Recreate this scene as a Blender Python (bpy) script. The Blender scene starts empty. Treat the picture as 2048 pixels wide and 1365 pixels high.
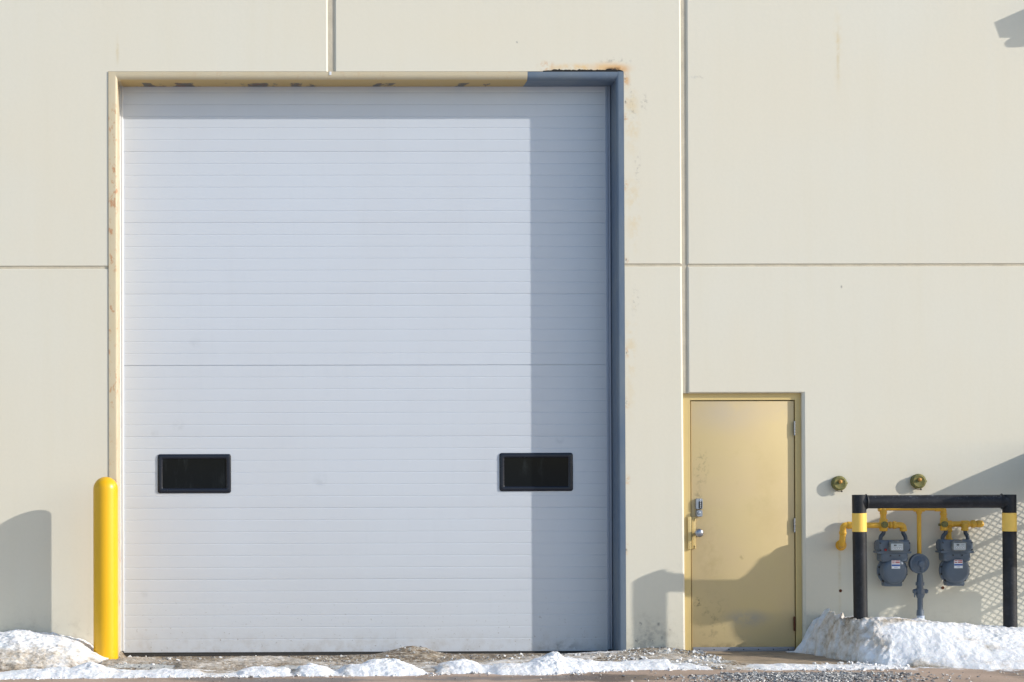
import bpy, bmesh, math, random
import numpy as np
from mathutils import Vector, Matrix
from mathutils.geometry import tessellate_polygon

S = bpy.context.scene
COL = S.collection
random.seed(7)

# ------------------------------------------------------------------ camera
CAM = Vector((-2.097, -17.0, 1.6))
YAW, PITCH, ROLL = 1.34016744e-02, 1.02143117e-02, -2.70434911e-03
F, CX, CY = 4040.465, 580.358, 885.925            # in pixels of the 2048 x 1365 photograph
cy_, sy_, cp_, sp_ = math.cos(YAW), math.sin(YAW), math.cos(PITCH), math.sin(PITCH)
FW = Vector((sy_*cp_, cy_*cp_, sp_)); R0 = Vector((cy_, -sy_, 0)); U0 = R0.cross(FW)
cr_, sr_ = math.cos(ROLL), math.sin(ROLL)
RT = cr_*R0 + sr_*U0; UP = -sr_*R0 + cr_*U0
cam_d = bpy.data.cameras.new('camera'); cam = bpy.data.objects.new('camera', cam_d); COL.objects.link(cam)
cam.matrix_world = Matrix(((RT.x, UP.x, -FW.x, CAM.x), (RT.y, UP.y, -FW.y, CAM.y), (RT.z, UP.z, -FW.z, CAM.z), (0, 0, 0, 1)))
cam_d.sensor_width = 36.0; cam_d.sensor_fit = 'HORIZONTAL'; cam_d.lens = F/2048*36
cam_d.shift_x = (1024-CX)/2048; cam_d.shift_y = (CY-682.5)/2048
cam_d.clip_start = 0.1; cam_d.clip_end = 2000
S.camera = cam

def W(px, py, y=0.0):
    """world point on the plane Y=y that sits at pixel (px, py) of the photograph"""
    d = FW + RT*((px-CX)/F) - UP*((py-CY)/F)
    return CAM + d*((y-CAM.y)/d.y)

# ------------------------------------------------------------------ world, sun, exposure
SZ = 1.045
SUN = Vector((2.4, -1.0, SZ)).normalized()
w = bpy.data.worlds.new('World'); S.world = w; w.use_nodes = True
nt = w.node_tree; nt.nodes.clear()
sky = nt.nodes.new('ShaderNodeTexSky'); sky.sky_type = 'NISHITA'; sky.sun_disc = False
sky.sun_elevation = math.asin(SUN.z); sky.sun_rotation = math.atan2(SUN.x, SUN.y)
sky.air_density = 1.0; sky.dust_density = .8; sky.ozone_density = 1.8
bg = nt.nodes.new('ShaderNodeBackground'); bg.inputs['Strength'].default_value = 0.15
ow = nt.nodes.new('ShaderNodeOutputWorld')
nt.links.new(sky.outputs[0], bg.inputs[0]); nt.links.new(bg.outputs[0], ow.inputs[0])
sd = bpy.data.lights.new('sun', 'SUN'); sd.energy = 3.2; sd.angle = math.radians(0.55); sd.color = (1.0, 0.95, 0.87)
so = bpy.data.objects.new('sun', sd); COL.objects.link(so); so.rotation_euler = SUN.to_track_quat('Z', 'Y').to_euler()
so.location = SUN*30
S.view_settings.view_transform = 'Standard'; S.view_settings.look = 'None'
S.view_settings.exposure = 0.50; S.view_settings.gamma = 1.0; S.view_settings.use_curve_mapping = False
S.cycles.max_bounces = 8; S.cycles.diffuse_bounces = 5; S.cycles.glossy_bounces = 3; S.cycles.caustics_reflective = False
S.cycles.use_denoising = True

# ------------------------------------------------------------------ materials
def srgb(r, g, b):
    f = lambda c: (c/12.92 if c <= .04045 else ((c+.055)/1.055)**2.4)
    return (f(r/255), f(g/255), f(b/255))

class NT:
    def __init__(s, name):
        s.m = bpy.data.materials.new(name); s.m.use_nodes = True
        s.t = s.m.node_tree; s.b = s.t.nodes['Principled BSDF']
        s.tc = s.t.nodes.new('ShaderNodeTexCoord').outputs['Object']
    def new(s, k): return s.t.nodes.new(k)
    def link(s, a, b): s.t.links.new(a, b)
    def put(s, sock, v):
        if hasattr(v, 'is_output'): s.link(v, sock)
        elif isinstance(v, (tuple, list)) and len(v) == 3 and sock.type == 'RGBA': sock.default_value = (*v, 1)
        else: sock.default_value = v
    def math(s, op, a, b=0.0, clamp=False):
        n = s.new('ShaderNodeMath'); n.operation = op; n.use_clamp = clamp; s.put(n.inputs[0], a); s.put(n.inputs[1], b); return n.outputs[0]
    def vmath(s, op, a, b):
        n = s.new('ShaderNodeVectorMath'); n.operation = op; s.put(n.inputs[0], a); s.put(n.inputs[1], b); return n
    def mix(s, f, a, b, mode='MIX'):
        n = s.new('ShaderNodeMix'); n.data_type = 'RGBA'; n.blend_type = mode
        s.put(n.inputs[0], f); s.put(n.inputs[6], a); s.put(n.inputs[7], b); return n.outputs[2]
    def noise(s, scale, detail=4, rough=.55, vec=None, stretch=None, off=(0, 0, 0), dist=0.0):
        v = s.tc if vec is None else vec
        if stretch or any(off):
            mp = s.new('ShaderNodeMapping'); s.link(v, mp.inputs[0]); mp.inputs['Location'].default_value = off
            mp.inputs['Scale'].default_value = stretch or (1, 1, 1); v = mp.outputs[0]
        n = s.new('ShaderNodeTexNoise'); s.link(v, n.inputs['Vector']); n.inputs['Scale'].default_value = scale
        n.inputs['Detail'].default_value = detail; n.inputs['Roughness'].default_value = rough; n.inputs['Distortion'].default_value = dist
        return n.outputs[0]
    def ramp(s, v, lo, hi, a=0.0, b=1.0):
        n = s.new('ShaderNodeMapRange'); n.interpolation_type = 'SMOOTHSTEP'; s.put(n.inputs[0], v)
        n.inputs[1].default_value = lo; n.inputs[2].default_value = hi; n.inputs[3].default_value = a; n.inputs[4].default_value = b
        return n.outputs[0]
    def spot(s, c, r, soft=1.0):
        """1 at c, falling to 0 on the ellipsoid of radii r"""
        d = s.vmath('SUBTRACT', s.tc, tuple(c)).outputs[0]
        d = s.vmath('DIVIDE', d, tuple(r)).outputs[0]
        n = s.new('ShaderNodeVectorMath'); n.operation = 'LENGTH'; s.link(d, n.inputs[0])
        return s.ramp(n.outputs['Value'], 1.0-soft, 1.0, 1.0, 0.0)
    def attr(s, name):
        n = s.new('ShaderNodeAttribute'); n.attribute_name = name; return n.outputs['Fac']
    def bump(s, h, strength=.3, dist=.01):
        n = s.new('ShaderNodeBump'); s.put(n.inputs['Height'], h); n.inputs['Strength'].default_value = strength
        n.inputs['Distance'].default_value = dist; s.link(n.outputs[0], s.b.inputs['Normal'])
    def done(s, col, rough=.5, metal=0.0, spec=.5, ior=None):
        s.put(s.b.inputs['Base Color'], col); s.put(s.b.inputs['Roughness'], rough); s.put(s.b.inputs['Metallic'], metal)
        s.b.inputs['Specular IOR Level'].default_value = spec
        if ior: s.b.inputs['IOR'].default_value = ior
        return s.m

def paint(name, col, rough=.5, var=.06, scale=6, metal=0.0, spec=.5, bump=0.0, bscale=60, chips=None, chip_at=.66):
    n = NT(name)
    v = n.noise(scale, 5); v2 = n.noise(scale*9, 3, off=(3, 1, 2))
    k = n.math('ADD', n.math('MULTIPLY', v, var*2), n.math('MULTIPLY', v2, var))
    k = n.math('ADD', k, 1-var*1.5)
    c = n.mix(1.0, col, k, 'MULTIPLY')
    if chips:
        m = n.ramp(n.noise(scale*5, 6, .7, off=(9, 4, 7)), chip_at, chip_at+.04); c = n.mix(m, c, chips)
    if bump: n.bump(n.noise(bscale, 3), bump, .004)
    r = n.math('ADD', n.math('MULTIPLY', v, .15), rough-.07)
    return n.done(c, r, metal, spec)

# wall paint -------------------------------------------------------------
def wall_material():
    n = NT('cream_concrete_paint')
    c = srgb(209, 204.5, 190)
    c = tuple(c)
    big = n.noise(.55, 3); st = n.noise(1.0, 5, .6, stretch=(7, 1, .45), off=(3, 0, 1)); fine = n.noise(38, 4)
    col = n.mix(n.ramp(big, .3, .7), c, tuple(x*y for x, y in zip(c, (1.015, .99, .955))))
    col = n.mix(n.ramp(st, .45, .8, 0, .35), col, tuple(x*y for x, y in zip(c, (.98, .955, .90))))
    col = n.mix(n.ramp(st, .5, .15, 0, .3), col, tuple(x*y for x, y in zip(c, (1.02, 1.03, 1.05))))
    col = n.mix(n.ramp(fine, .35, .7, 0, .10), col, tuple(x*.86 for x in c))
    # warm tone above the overhead door
    p = W(900, 70); col = n.mix(n.math('MULTIPLY', n.spot((p.x, 0, p.z), (2.6, 1, .55)), .35), col, tuple(x*y for x, y in zip(c, (1.04, .985, .90))))
    # faint scuffs
    sc = n.noise(5, 8, .75, stretch=(1, 1, 2.2), off=(5, 5, 5)); col = n.mix(n.ramp(sc, .66, .74, 0, .22), col, srgb(150, 145, 140))
    rust = srgb(196, 140, 70); dark = srgb(60, 45, 38); ochre = srgb(205, 180, 130)
    def st_(px, py, rx, rz, cc, amt, ns=None, lo=.45, hi=.6):
        nonlocal col
        q = W(px, py); m = n.spot((q.x, 0, q.z), (rx, .5, rz))
        if ns: m = n.math('MULTIPLY', m, n.ramp(n.noise(ns, 6, .7, off=(px*.1, 0, py*.1)), lo, hi))
        col = n.mix(n.math('MULTIPLY', m, amt), col, cc)
    st_(1218, 137, .26, .075, srgb(214, 170, 112), .8); st_(1236, 139, .13, .06, rust, .75, 9, .38, .58); st_(1252, 160, .05, .12, rust, .7, 12, .4, .6)
    st_(1093, 134, .10, .07, rust, .75, 14); st_(1165, 136, .46, .055, srgb(214, 178, 120), .8, 7, .4, .6)
    st_(1226, 138.6, .10, .024, dark, 1.0, 25, .38, .48)
    for (px, py) in ((1251, 160), (1252, 205), (1251, 238), (1252, 372), (1253, 520), (1254, 705), (1254, 806), (1255, 960), (1254, 1100)):
        st_(px, py, .035, .07, rust, .6, 22); st_(px-1, py, .012, .03, dark, .9, 30)
    st_(1264, 240, .09, .42, ochre, .6, 7, .42, .6); st_(1268, 420, .10, .5, ochre, .45, 6); st_(1262, 700, .07, .8, ochre, .4, 8)
    for (px, py, rx, rz) in ((1266, 215, .05, .16), (1275, 330, .04, .2), (1262, 178, .05, .07), (1232, 122, .2, .04), (1288, 205, .05, .12), (1395, 155, .12, .02), (1270, 600, .05, .2)): st_(px, py, rx, rz, srgb(120, 110, 104), .45, 24, .50, .62)
    for (px, top, bot) in ((1679, 985, 1240), (1835, 978, 1120), (1676, 20, 200), (1680, 1185, 1260), (235, 60, 143)):
        st_(px, (top+bot)/2, .022, (bot-top)/2/237, srgb(190, 170, 120), .45, 12, .35, .6)
    for (px, py, r) in ((1273, 1282, .022), (1324, 1276, .014), (1305, 1282, .01), (1292, 1270, .008), (1034, 85, .012), (1340, 1260, .008), (1281, 1248, .02), (1317, 1249, .02)):
        st_(px, py, r, r*1.3, srgb(90, 90, 95), .8, 60, .4, .55)
    st_(1300, 1290, .25, .32, srgb(150, 148, 142), .7, 16, .42, .62)
    st_(1683, 574, .012, .02, srgb(120, 118, 115), .8, 60, .3, .5); st_(1676, 95, .06, .5, ochre, .28, 5)
    st_(1390, 155, .1, .02, srgb(150, 150, 152), .35, 12)
    # splash dirt along the foot of the wall
    sep = n.new('ShaderNodeSeparateXYZ'); n.link(n.tc, sep.inputs[0])
    m = n.math('MULTIPLY', n.ramp(sep.outputs[2], .5, .0), n.ramp(n.noise(11, 6, .7, off=(1, 8, 3)), .47, .72))
    col = n.mix(n.math('MULTIPLY', m, .45), col, srgb(140, 128, 112))
    n.bump(n.math('ADD', n.noise(22, 6), n.math('MULTIPLY', n.noise(2.2, 2), 2.0)), .11, .006)
    return n.done(col, .62, 0, .35)
M_WALL = wall_material()

def frame_cream():
    n = NT('cream_frame_paint')
    c = srgb(190, 176, 147)
    col = n.mix(n.ramp(n.noise(5, 5), .3, .7), c, srgb(190, 178, 152))
    sep = n.new('ShaderNodeSeparateXYZ'); n.link(n.tc, sep.inputs[0])
    m = n.math('MULTIPLY', n.ramp(n.noise(16, 8, .75, stretch=(1, 1, .5)), .53, .60), n.ramp(n.noise(1.3, 2, off=(2, 2, 2)), .38, .52))
    xe = W(237, 600).x; m = n.math('MULTIPLY', m, n.ramp(sep.outputs[0], xe+.06, xe, .15, 1.0))
    col = n.mix(n.math('MULTIPLY', m, .75), col, srgb(168, 112, 70))
    zt = W(700, 168, .05).z       # worn strip under the head of the door
    xj = W(238, 160).x
    inner = n.math('MULTIPLY', n.math('MULTIPLY', n.ramp(sep.outputs[1], .006, .03), n.ramp(sep.outputs[2], zt-.1, zt-.06)), n.ramp(sep.outputs[0], xj, xj+.02))
    w1 = n.math('MULTIPLY', inner, n.ramp(n.noise(3.2, 6, .65, stretch=(1, .3, .2), off=(4.2, 0, 0)), .51, .56))
    col = n.mix(n.math('MULTIPLY', inner, .7), col, srgb(184, 152, 76))
    w1 = n.math('MULTIPLY', w1, n.ramp(n.math('ADD', sep.outputs[1], n.math('MULTIPLY', n.noise(12, 5, .7), .12)), .17, .20))
    col = n.mix(w1, col, srgb(96, 94, 88))
    w2 = n.math('MULTIPLY', w1, n.ramp(n.noise(20, 6, .7, off=(7, 0, 0)), .52, .6)); col = n.mix(w2, col, srgb(120, 70, 35))
    n.bump(n.noise(14, 4), .15, .004)
    return n.done(col, .5, 0, .4)
M_CREAM = frame_cream()
def frame_blue():
    n = NT('blue_grey_frame_paint')
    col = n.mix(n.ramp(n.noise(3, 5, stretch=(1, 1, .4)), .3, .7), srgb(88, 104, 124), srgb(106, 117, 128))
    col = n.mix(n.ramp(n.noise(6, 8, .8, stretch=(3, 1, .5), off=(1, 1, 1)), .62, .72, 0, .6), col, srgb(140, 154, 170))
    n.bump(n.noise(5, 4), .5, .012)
    return n.done(col, .45, 0, .4)
M_BLUE = frame_blue()

def door_white():
    n = NT('white_sectional_door_paint')
    c = srgb(190, 195, 203)
    col = n.mix(n.ramp(n.noise(.9, 4, stretch=(1.5, 1, .6)), .3, .7), c, tuple(x*y for x, y in zip(c, (.985, .975, .965))))
    col = n.mix(n.ramp(n.noise(3, 6, .6, stretch=(6, 1, .5), off=(2, 0, 2)), .5, .85, 0, .25), col, tuple(x*.9 for x in c))
    for (px, py, r) in ((390, 685, .06), (309, 866, .045), (357, 850, .07), (291, 1186, .055), (1120, 880, .05), (640, 960, .08)):
        q = W(px, py, .29); m = n.math('SUBTRACT', n.spot((q.x, .29, q.z), (r, .3, r)), n.spot((q.x, .29, q.z+.01), (r*.75, .3, r*.75)), True)
        m = n.math('ADD', n.math('MULTIPLY', m, .7), n.math('MULTIPLY', n.spot((q.x, .29, q.z), (r, .3, r)), .3))
        col = n.mix(n.math('MULTIPLY', n.math('MULTIPLY', m, n.ramp(n.noise(20, 4), .3, .6)), .4), col, srgb(140, 145, 152))
    q = W(1120, 1292, .29); m = n.spot((q.x, .29, q.z), (.28, .3, .07)); m = n.math('MULTIPLY', m, n.ramp(n.noise(14, 5), .4, .6))
    col = n.mix(n.math('MULTIPLY', m, .6), col, srgb(90, 95, 105))
    sep = n.new('ShaderNodeSeparateXYZ'); n.link(n.tc, sep.inputs[0])
    m = n.math('MULTIPLY', n.ramp(sep.outputs[2], .65, .0), n.ramp(n.noise(42, 5, .7, off=(3, 3, 3)), .63, .68))
    col = n.mix(n.math('MULTIPLY', m, .75), col, srgb(110, 100, 90))
    m = n.math('MULTIPLY', n.ramp(sep.outputs[2], .22, .0), n.ramp(n.noise(9, 5, .7, off=(6, 3, 3)), .4, .7))
    col = n.mix(n.math('MULTIPLY', m, .35), col, srgb(150, 140, 128))
    n.bump(n.noise(170, 3, .6, stretch=(.6, 1, 1)), .25, .0012)
    return n.done(col, .34, 0, .7)
M_DOOR = door_white()
M_TRIM = paint('white_vinyl_trim', srgb(214, 216, 219), .45, .03, 3)
def tan_door():
    n = NT('tan_steel_door_paint')
    c = srgb(200, 178, 136)
    col = n.mix(n.ramp(n.noise(1.6, 4), .3, .7), c, srgb(203, 182, 134))
    def sp(px, py, rx, rz, cc, amt, ns=None, lo=.4, hi=.62):
        nonlocal col
        q = W(px, py, .056); m = n.spot((q.x, .056, q.z), (rx, .4, rz))
        if ns: m = n.math('MULTIPLY', m, n.ramp(n.noise(ns, 7, .7, off=(px*.1, 0, py*.1)), lo, hi))
        col = n.mix(n.math('MULTIPLY', m, amt), col, cc)
    sp(1455, 822, .46, .26, srgb(190, 175, 150), .8, 2.5, .2, .55); sp(1560, 820, .25, .16, srgb(190, 172, 142), .7, 3, .3, .6); sp(1540, 1000, .3, .7, srgb(190, 168, 120), .6, 2.2, .4, .7)
    sp(1495, 1238, .28, .11, srgb(166, 158, 146), .9, 4, .25, .55); sp(1420, 1100, .2, .5, srgb(170, 148, 104), .5, 6, .4, .7)
    sp(1402, 935, .09, .26, srgb(120, 108, 82), .55, 26, .5, .64); sp(1396, 1000, .05, .15, srgb(110, 100, 80), .5, 30, .45, .6)
    sp(1425, 1240, .2, .3, srgb(120, 106, 84), .5, 17, .5, .66); sp(1395, 1205, .05, .06, srgb(70, 60, 50), .9, 40, .5, .58)
    sp(1490, 960, .35, .45, srgb(180, 160, 112), .5, 5, .5, .7); sp(1450, 1295, .5, .06, srgb(110, 92, 68), .5, 12)
    sp(1484, 1115, .03, .03, srgb(150, 130, 90), .7, 40)
    n.bump(n.noise(3.0, 3), .3, .01)
    return n.done(col, .55, 0, .3)
M_TAN = tan_door()
M_TANF = paint('tan_door_frame_paint', srgb(202, 178, 120), .4, .05, 4, chips=srgb(120, 80, 50), chip_at=.7)
M_BLACK = paint('black_pvc_frame', srgb(27, 31, 42), .25, .05, 8, spec=.35)
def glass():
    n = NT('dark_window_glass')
    st = n.math('MULTIPLY', n.ramp(n.noise(9, 6, .7, stretch=(1.6, 1, .35)), .5, .72), n.ramp(n.noise(3, 3, off=(2, 1, 4)), .4, .65))  # vertical streaks in the pane colour stand in for faint reflections
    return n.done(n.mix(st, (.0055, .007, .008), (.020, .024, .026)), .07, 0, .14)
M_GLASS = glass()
M_RUBBER = paint('black_rubber_seal', srgb(42, 40, 38), .7, .2, 12, chips=srgb(110, 105, 98), chip_at=.64)
M_DARK = paint('dark_gap', (.01, .009, .008), .9, .05, 4)
M_STEEL = paint('brushed_steel', srgb(160, 162, 170), .28, .08, 20, metal=.9)
M_KEYPAD = paint('zinc_keypad_body', srgb(150, 156, 166), .35, .06, 20, metal=.5)
M_BTN = paint('keypad_black', (.01, .011, .013), .4, .02, 10)
M_WHITEP = paint('white_print', (.75, .75, .75), .5, .02, 10)
M_ALU = paint('aluminium_sweep', srgb(146, 146, 152), .5, .12, 8, metal=.2)
M_GALV = paint('galvanised_track', srgb(150, 160, 176), .5, .06, 8)
M_YBOL = paint('bright_yellow_plastic', (.74, .41, .002), .34, .03, 3, spec=.5)
M_YPIPE = paint('yellow_pipe_enamel', (.68, .375, .032), .42, .12, 12, chips=srgb(150, 80, 35), chip_at=.69)
M_YTAPE = paint('yellow_band_paint', srgb(242, 198, 92), .5, .06, 10)
M_GPIPE = paint('grey_blue_meter_paint', srgb(86, 97, 110), .42, .12, 14, chips=srgb(112, 120, 132), chip_at=.68)
M_GDARK = paint('dark_grey_pipe_paint', srgb(58, 68, 80), .4, .12, 14)
M_BRASS = paint('tarnished_brass', srgb(128, 118, 66), .7, .4, 22, metal=.1, spec=.3, chips=srgb(84, 98, 72), chip_at=.50)
M_BRASS2 = paint('orange_brass_nub', srgb(190, 140, 70), .65, .2, 25, metal=.0)
M_RUST = paint('rusty_iron', srgb(100, 55, 32), .8, .35, 40)
M_RED = paint('red_seal', srgb(150, 36, 36), .5, .05, 10)
M_STK_R = paint('red_print', srgb(170, 60, 66), .5, .05, 10)
M_STK_B = paint('blue_print', srgb(40, 84, 160), .5, .05, 10)
M_IDX = paint('meter_glass_grey', srgb(112, 116, 116), .25, .06, 10)
M_IDXP = paint('meter_index_plate', srgb(185, 190, 192), .45, .03, 10)
M_CAULK = paint('joint_sealant', srgb(188, 178, 158), .8, .25, 9, bump=.5, bscale=40)
M_SLEEVE = paint('white_pipe_sleeve', srgb(176, 186, 204), .4, .05, 10)
M_CUTOUT = paint('green_shadow_cutout', srgb(50, 74, 62), .7, .1, 5)  # for the added off-frame sheet that shades the wall
def guard_black():
    n = NT('speckled_black_paint')
    col = n.mix(n.ramp(n.noise(9, 5), .3, .7), (.008, .009, .012), (.016, .018, .024))
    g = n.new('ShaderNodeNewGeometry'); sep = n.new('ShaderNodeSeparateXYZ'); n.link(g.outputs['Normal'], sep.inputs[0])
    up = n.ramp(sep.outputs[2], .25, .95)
    m = n.math('MULTIPLY', n.math('ADD', n.math('MULTIPLY', up, .9), .12), n.ramp(n.noise(34, 8, .8), .52, .68))  # grey speckle, heavier on faces that point up
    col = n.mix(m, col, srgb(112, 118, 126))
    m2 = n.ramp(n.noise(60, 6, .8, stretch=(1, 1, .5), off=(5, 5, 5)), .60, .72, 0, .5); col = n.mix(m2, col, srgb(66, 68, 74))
    return n.done(col, .5, 0, .3)
M_GBLACK = guard_black()

def snow_material(name, dirty):
    n = NT(name)
    base = (.84, .846, .858)
    d = n.attr('dirt'); a = n.noise(16, 9, .72); b = n.noise(4.5, 5, .6, off=(3, 3, 3)); c_ = n.noise(70, 6, .7, off=(1, 7, 1))
    k = n.math('ADD', n.math('ADD', n.math('MULTIPLY', a, .65), n.math('MULTIPLY', b, .45)), n.math('MULTIPLY', d, .75))
    col = n.mix(n.ramp(b, .35, .7), base, tuple(x*y for x, y in zip(base, (.95, .95, .96))))
    col = n.mix(n.ramp(k, .68, .98), col, srgb(200, 190, 176))
    col = n.mix(n.ramp(k, .86, 1.12, 0, .9), col, srgb(146, 130, 110))
    col = n.mix(n.math('MULTIPLY', n.ramp(k, .84, 1.15), n.ramp(c_, .50, .60)), col, srgb(78, 66, 52))
    sp = n.ramp(n.noise(130, 2, .5, off=(2, 5, 1)), .73, .77); col = n.mix(n.math('MULTIPLY', sp, .6), col, srgb(110, 104, 96))
    n.bump(n.math('ADD', n.noise(26, 8, .7), n.math('MULTIPLY', n.noise(120, 4, .7), .35)), .75, .014)
    n.b.inputs['Subsurface Weight'].default_value = .25; n.b.inputs['Subsurface Radius'].default_value = (.02, .025, .03)
    n.b.inputs['Subsurface Scale'].default_value = .6
    return n.done(col, .6, 0, .3)
M_SNOW = snow_material('packed_snow', 0)

def ground_material():
    n = NT('ground_pavement_and_mud')
    pave = srgb(188, 164, 145); a = n.noise(1.4, 6, .6); f = n.noise(55, 5, .7, off=(4, 4, 4))
    col = n.mix(n.ramp(a, .3, .72), pave, srgb(164, 143, 126))
    col = n.mix(n.ramp(f, .4, .75, 0, .45), col, srgb(126, 107, 92))
    col = n.mix(n.ramp(n.noise(120, 3, .7, off=(8, 8, 8)), .62, .7, 0, .6), col, srgb(176, 166, 152))
    wet = n.attr('wet'); wetm = n.ramp(n.math('ADD', wet, n.math('MULTIPLY', n.noise(3.5, 6, .65, stretch=(1, 2, 1)), .9)), .86, 1.0)
    col = n.mix(n.math('MULTIPLY', wetm, .85), col, srgb(88, 70, 54))
    mud = n.attr('mud')
    x = n.noise(11, 8, .75, stretch=(.6, 1.5, 1)); y = n.noise(30, 7, .75, stretch=(.5, 1.3, 1), off=(3, 9, 2))
    mc = n.mix(n.ramp(x, .36, .62), srgb(96, 78, 58), srgb(150, 134, 112))
    mc = n.mix(n.ramp(y, .50, .60), mc, srgb(196, 188, 174))
    mc = n.mix(n.ramp(y, .40, .32), mc, srgb(58, 46, 36))
    ice = n.attr('ice'); im = n.ramp(n.math('ADD', ice, n.math('MULTIPLY', x, .8)), .82, 1.0)
    mc = n.mix(im, mc, srgb(186, 186, 182))
    mm = n.ramp(n.math('ADD', mud, n.math('MULTIPLY', n.math('SUBTRACT', n.noise(9, 5), .5), .5)), .4, .6)
    col = n.mix(mm, col, mc)
    yard = n.math('MULTIPLY', n.attr('yard'), n.ramp(n.noise(.35, 5, .6, off=(7, 7, 7)), .3, .55)); col = n.mix(yard, col, (.62, .635, .66))
    pad = n.attr('pad'); col = n.mix(n.ramp(pad, .4, .6), col, n.mix(n.ramp(n.noise(6, 6), .35, .7), srgb(168, 150, 128), srgb(140, 126, 110)))
    r = n.math('SUBTRACT', .75, n.math('MULTIPLY', wetm, .42)); r = n.math('SUBTRACT', r, n.math('MULTIPLY', n.math('MULTIPLY', im, mm), .35))
    n.bump(n.math('ADD', n.noise(80, 5, .7), n.math('MULTIPLY', n.noise(20, 5, .7), n.math('MULTIPLY', mm, 2.0))), .6, .006)
    return n.done(col, r, 0, .35)
M_GROUND = ground_material()
M_SNOWC = paint('icy_snow_crumbs', (.72, .72, .72), .55, .12, 30, chips=srgb(170, 158, 140), chip_at=.56)
M_STONE = paint('grey_gravel', srgb(128, 130, 132), .7, .1, 4)
def stone_material():
    n = NT('mixed_gravel'); g = n.new('ShaderNodeNewGeometry')
    col = n.mix(n.ramp(g.outputs['Random Per Island'], .2, .9), srgb(104, 107, 112), srgb(206, 204, 200))
    return n.done(n.mix(n.ramp(n.noise(90, 4), .3, .7, 0, .4), col, srgb(120, 110, 98)), .7, 0, .4)
M_STONE = stone_material()

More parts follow.
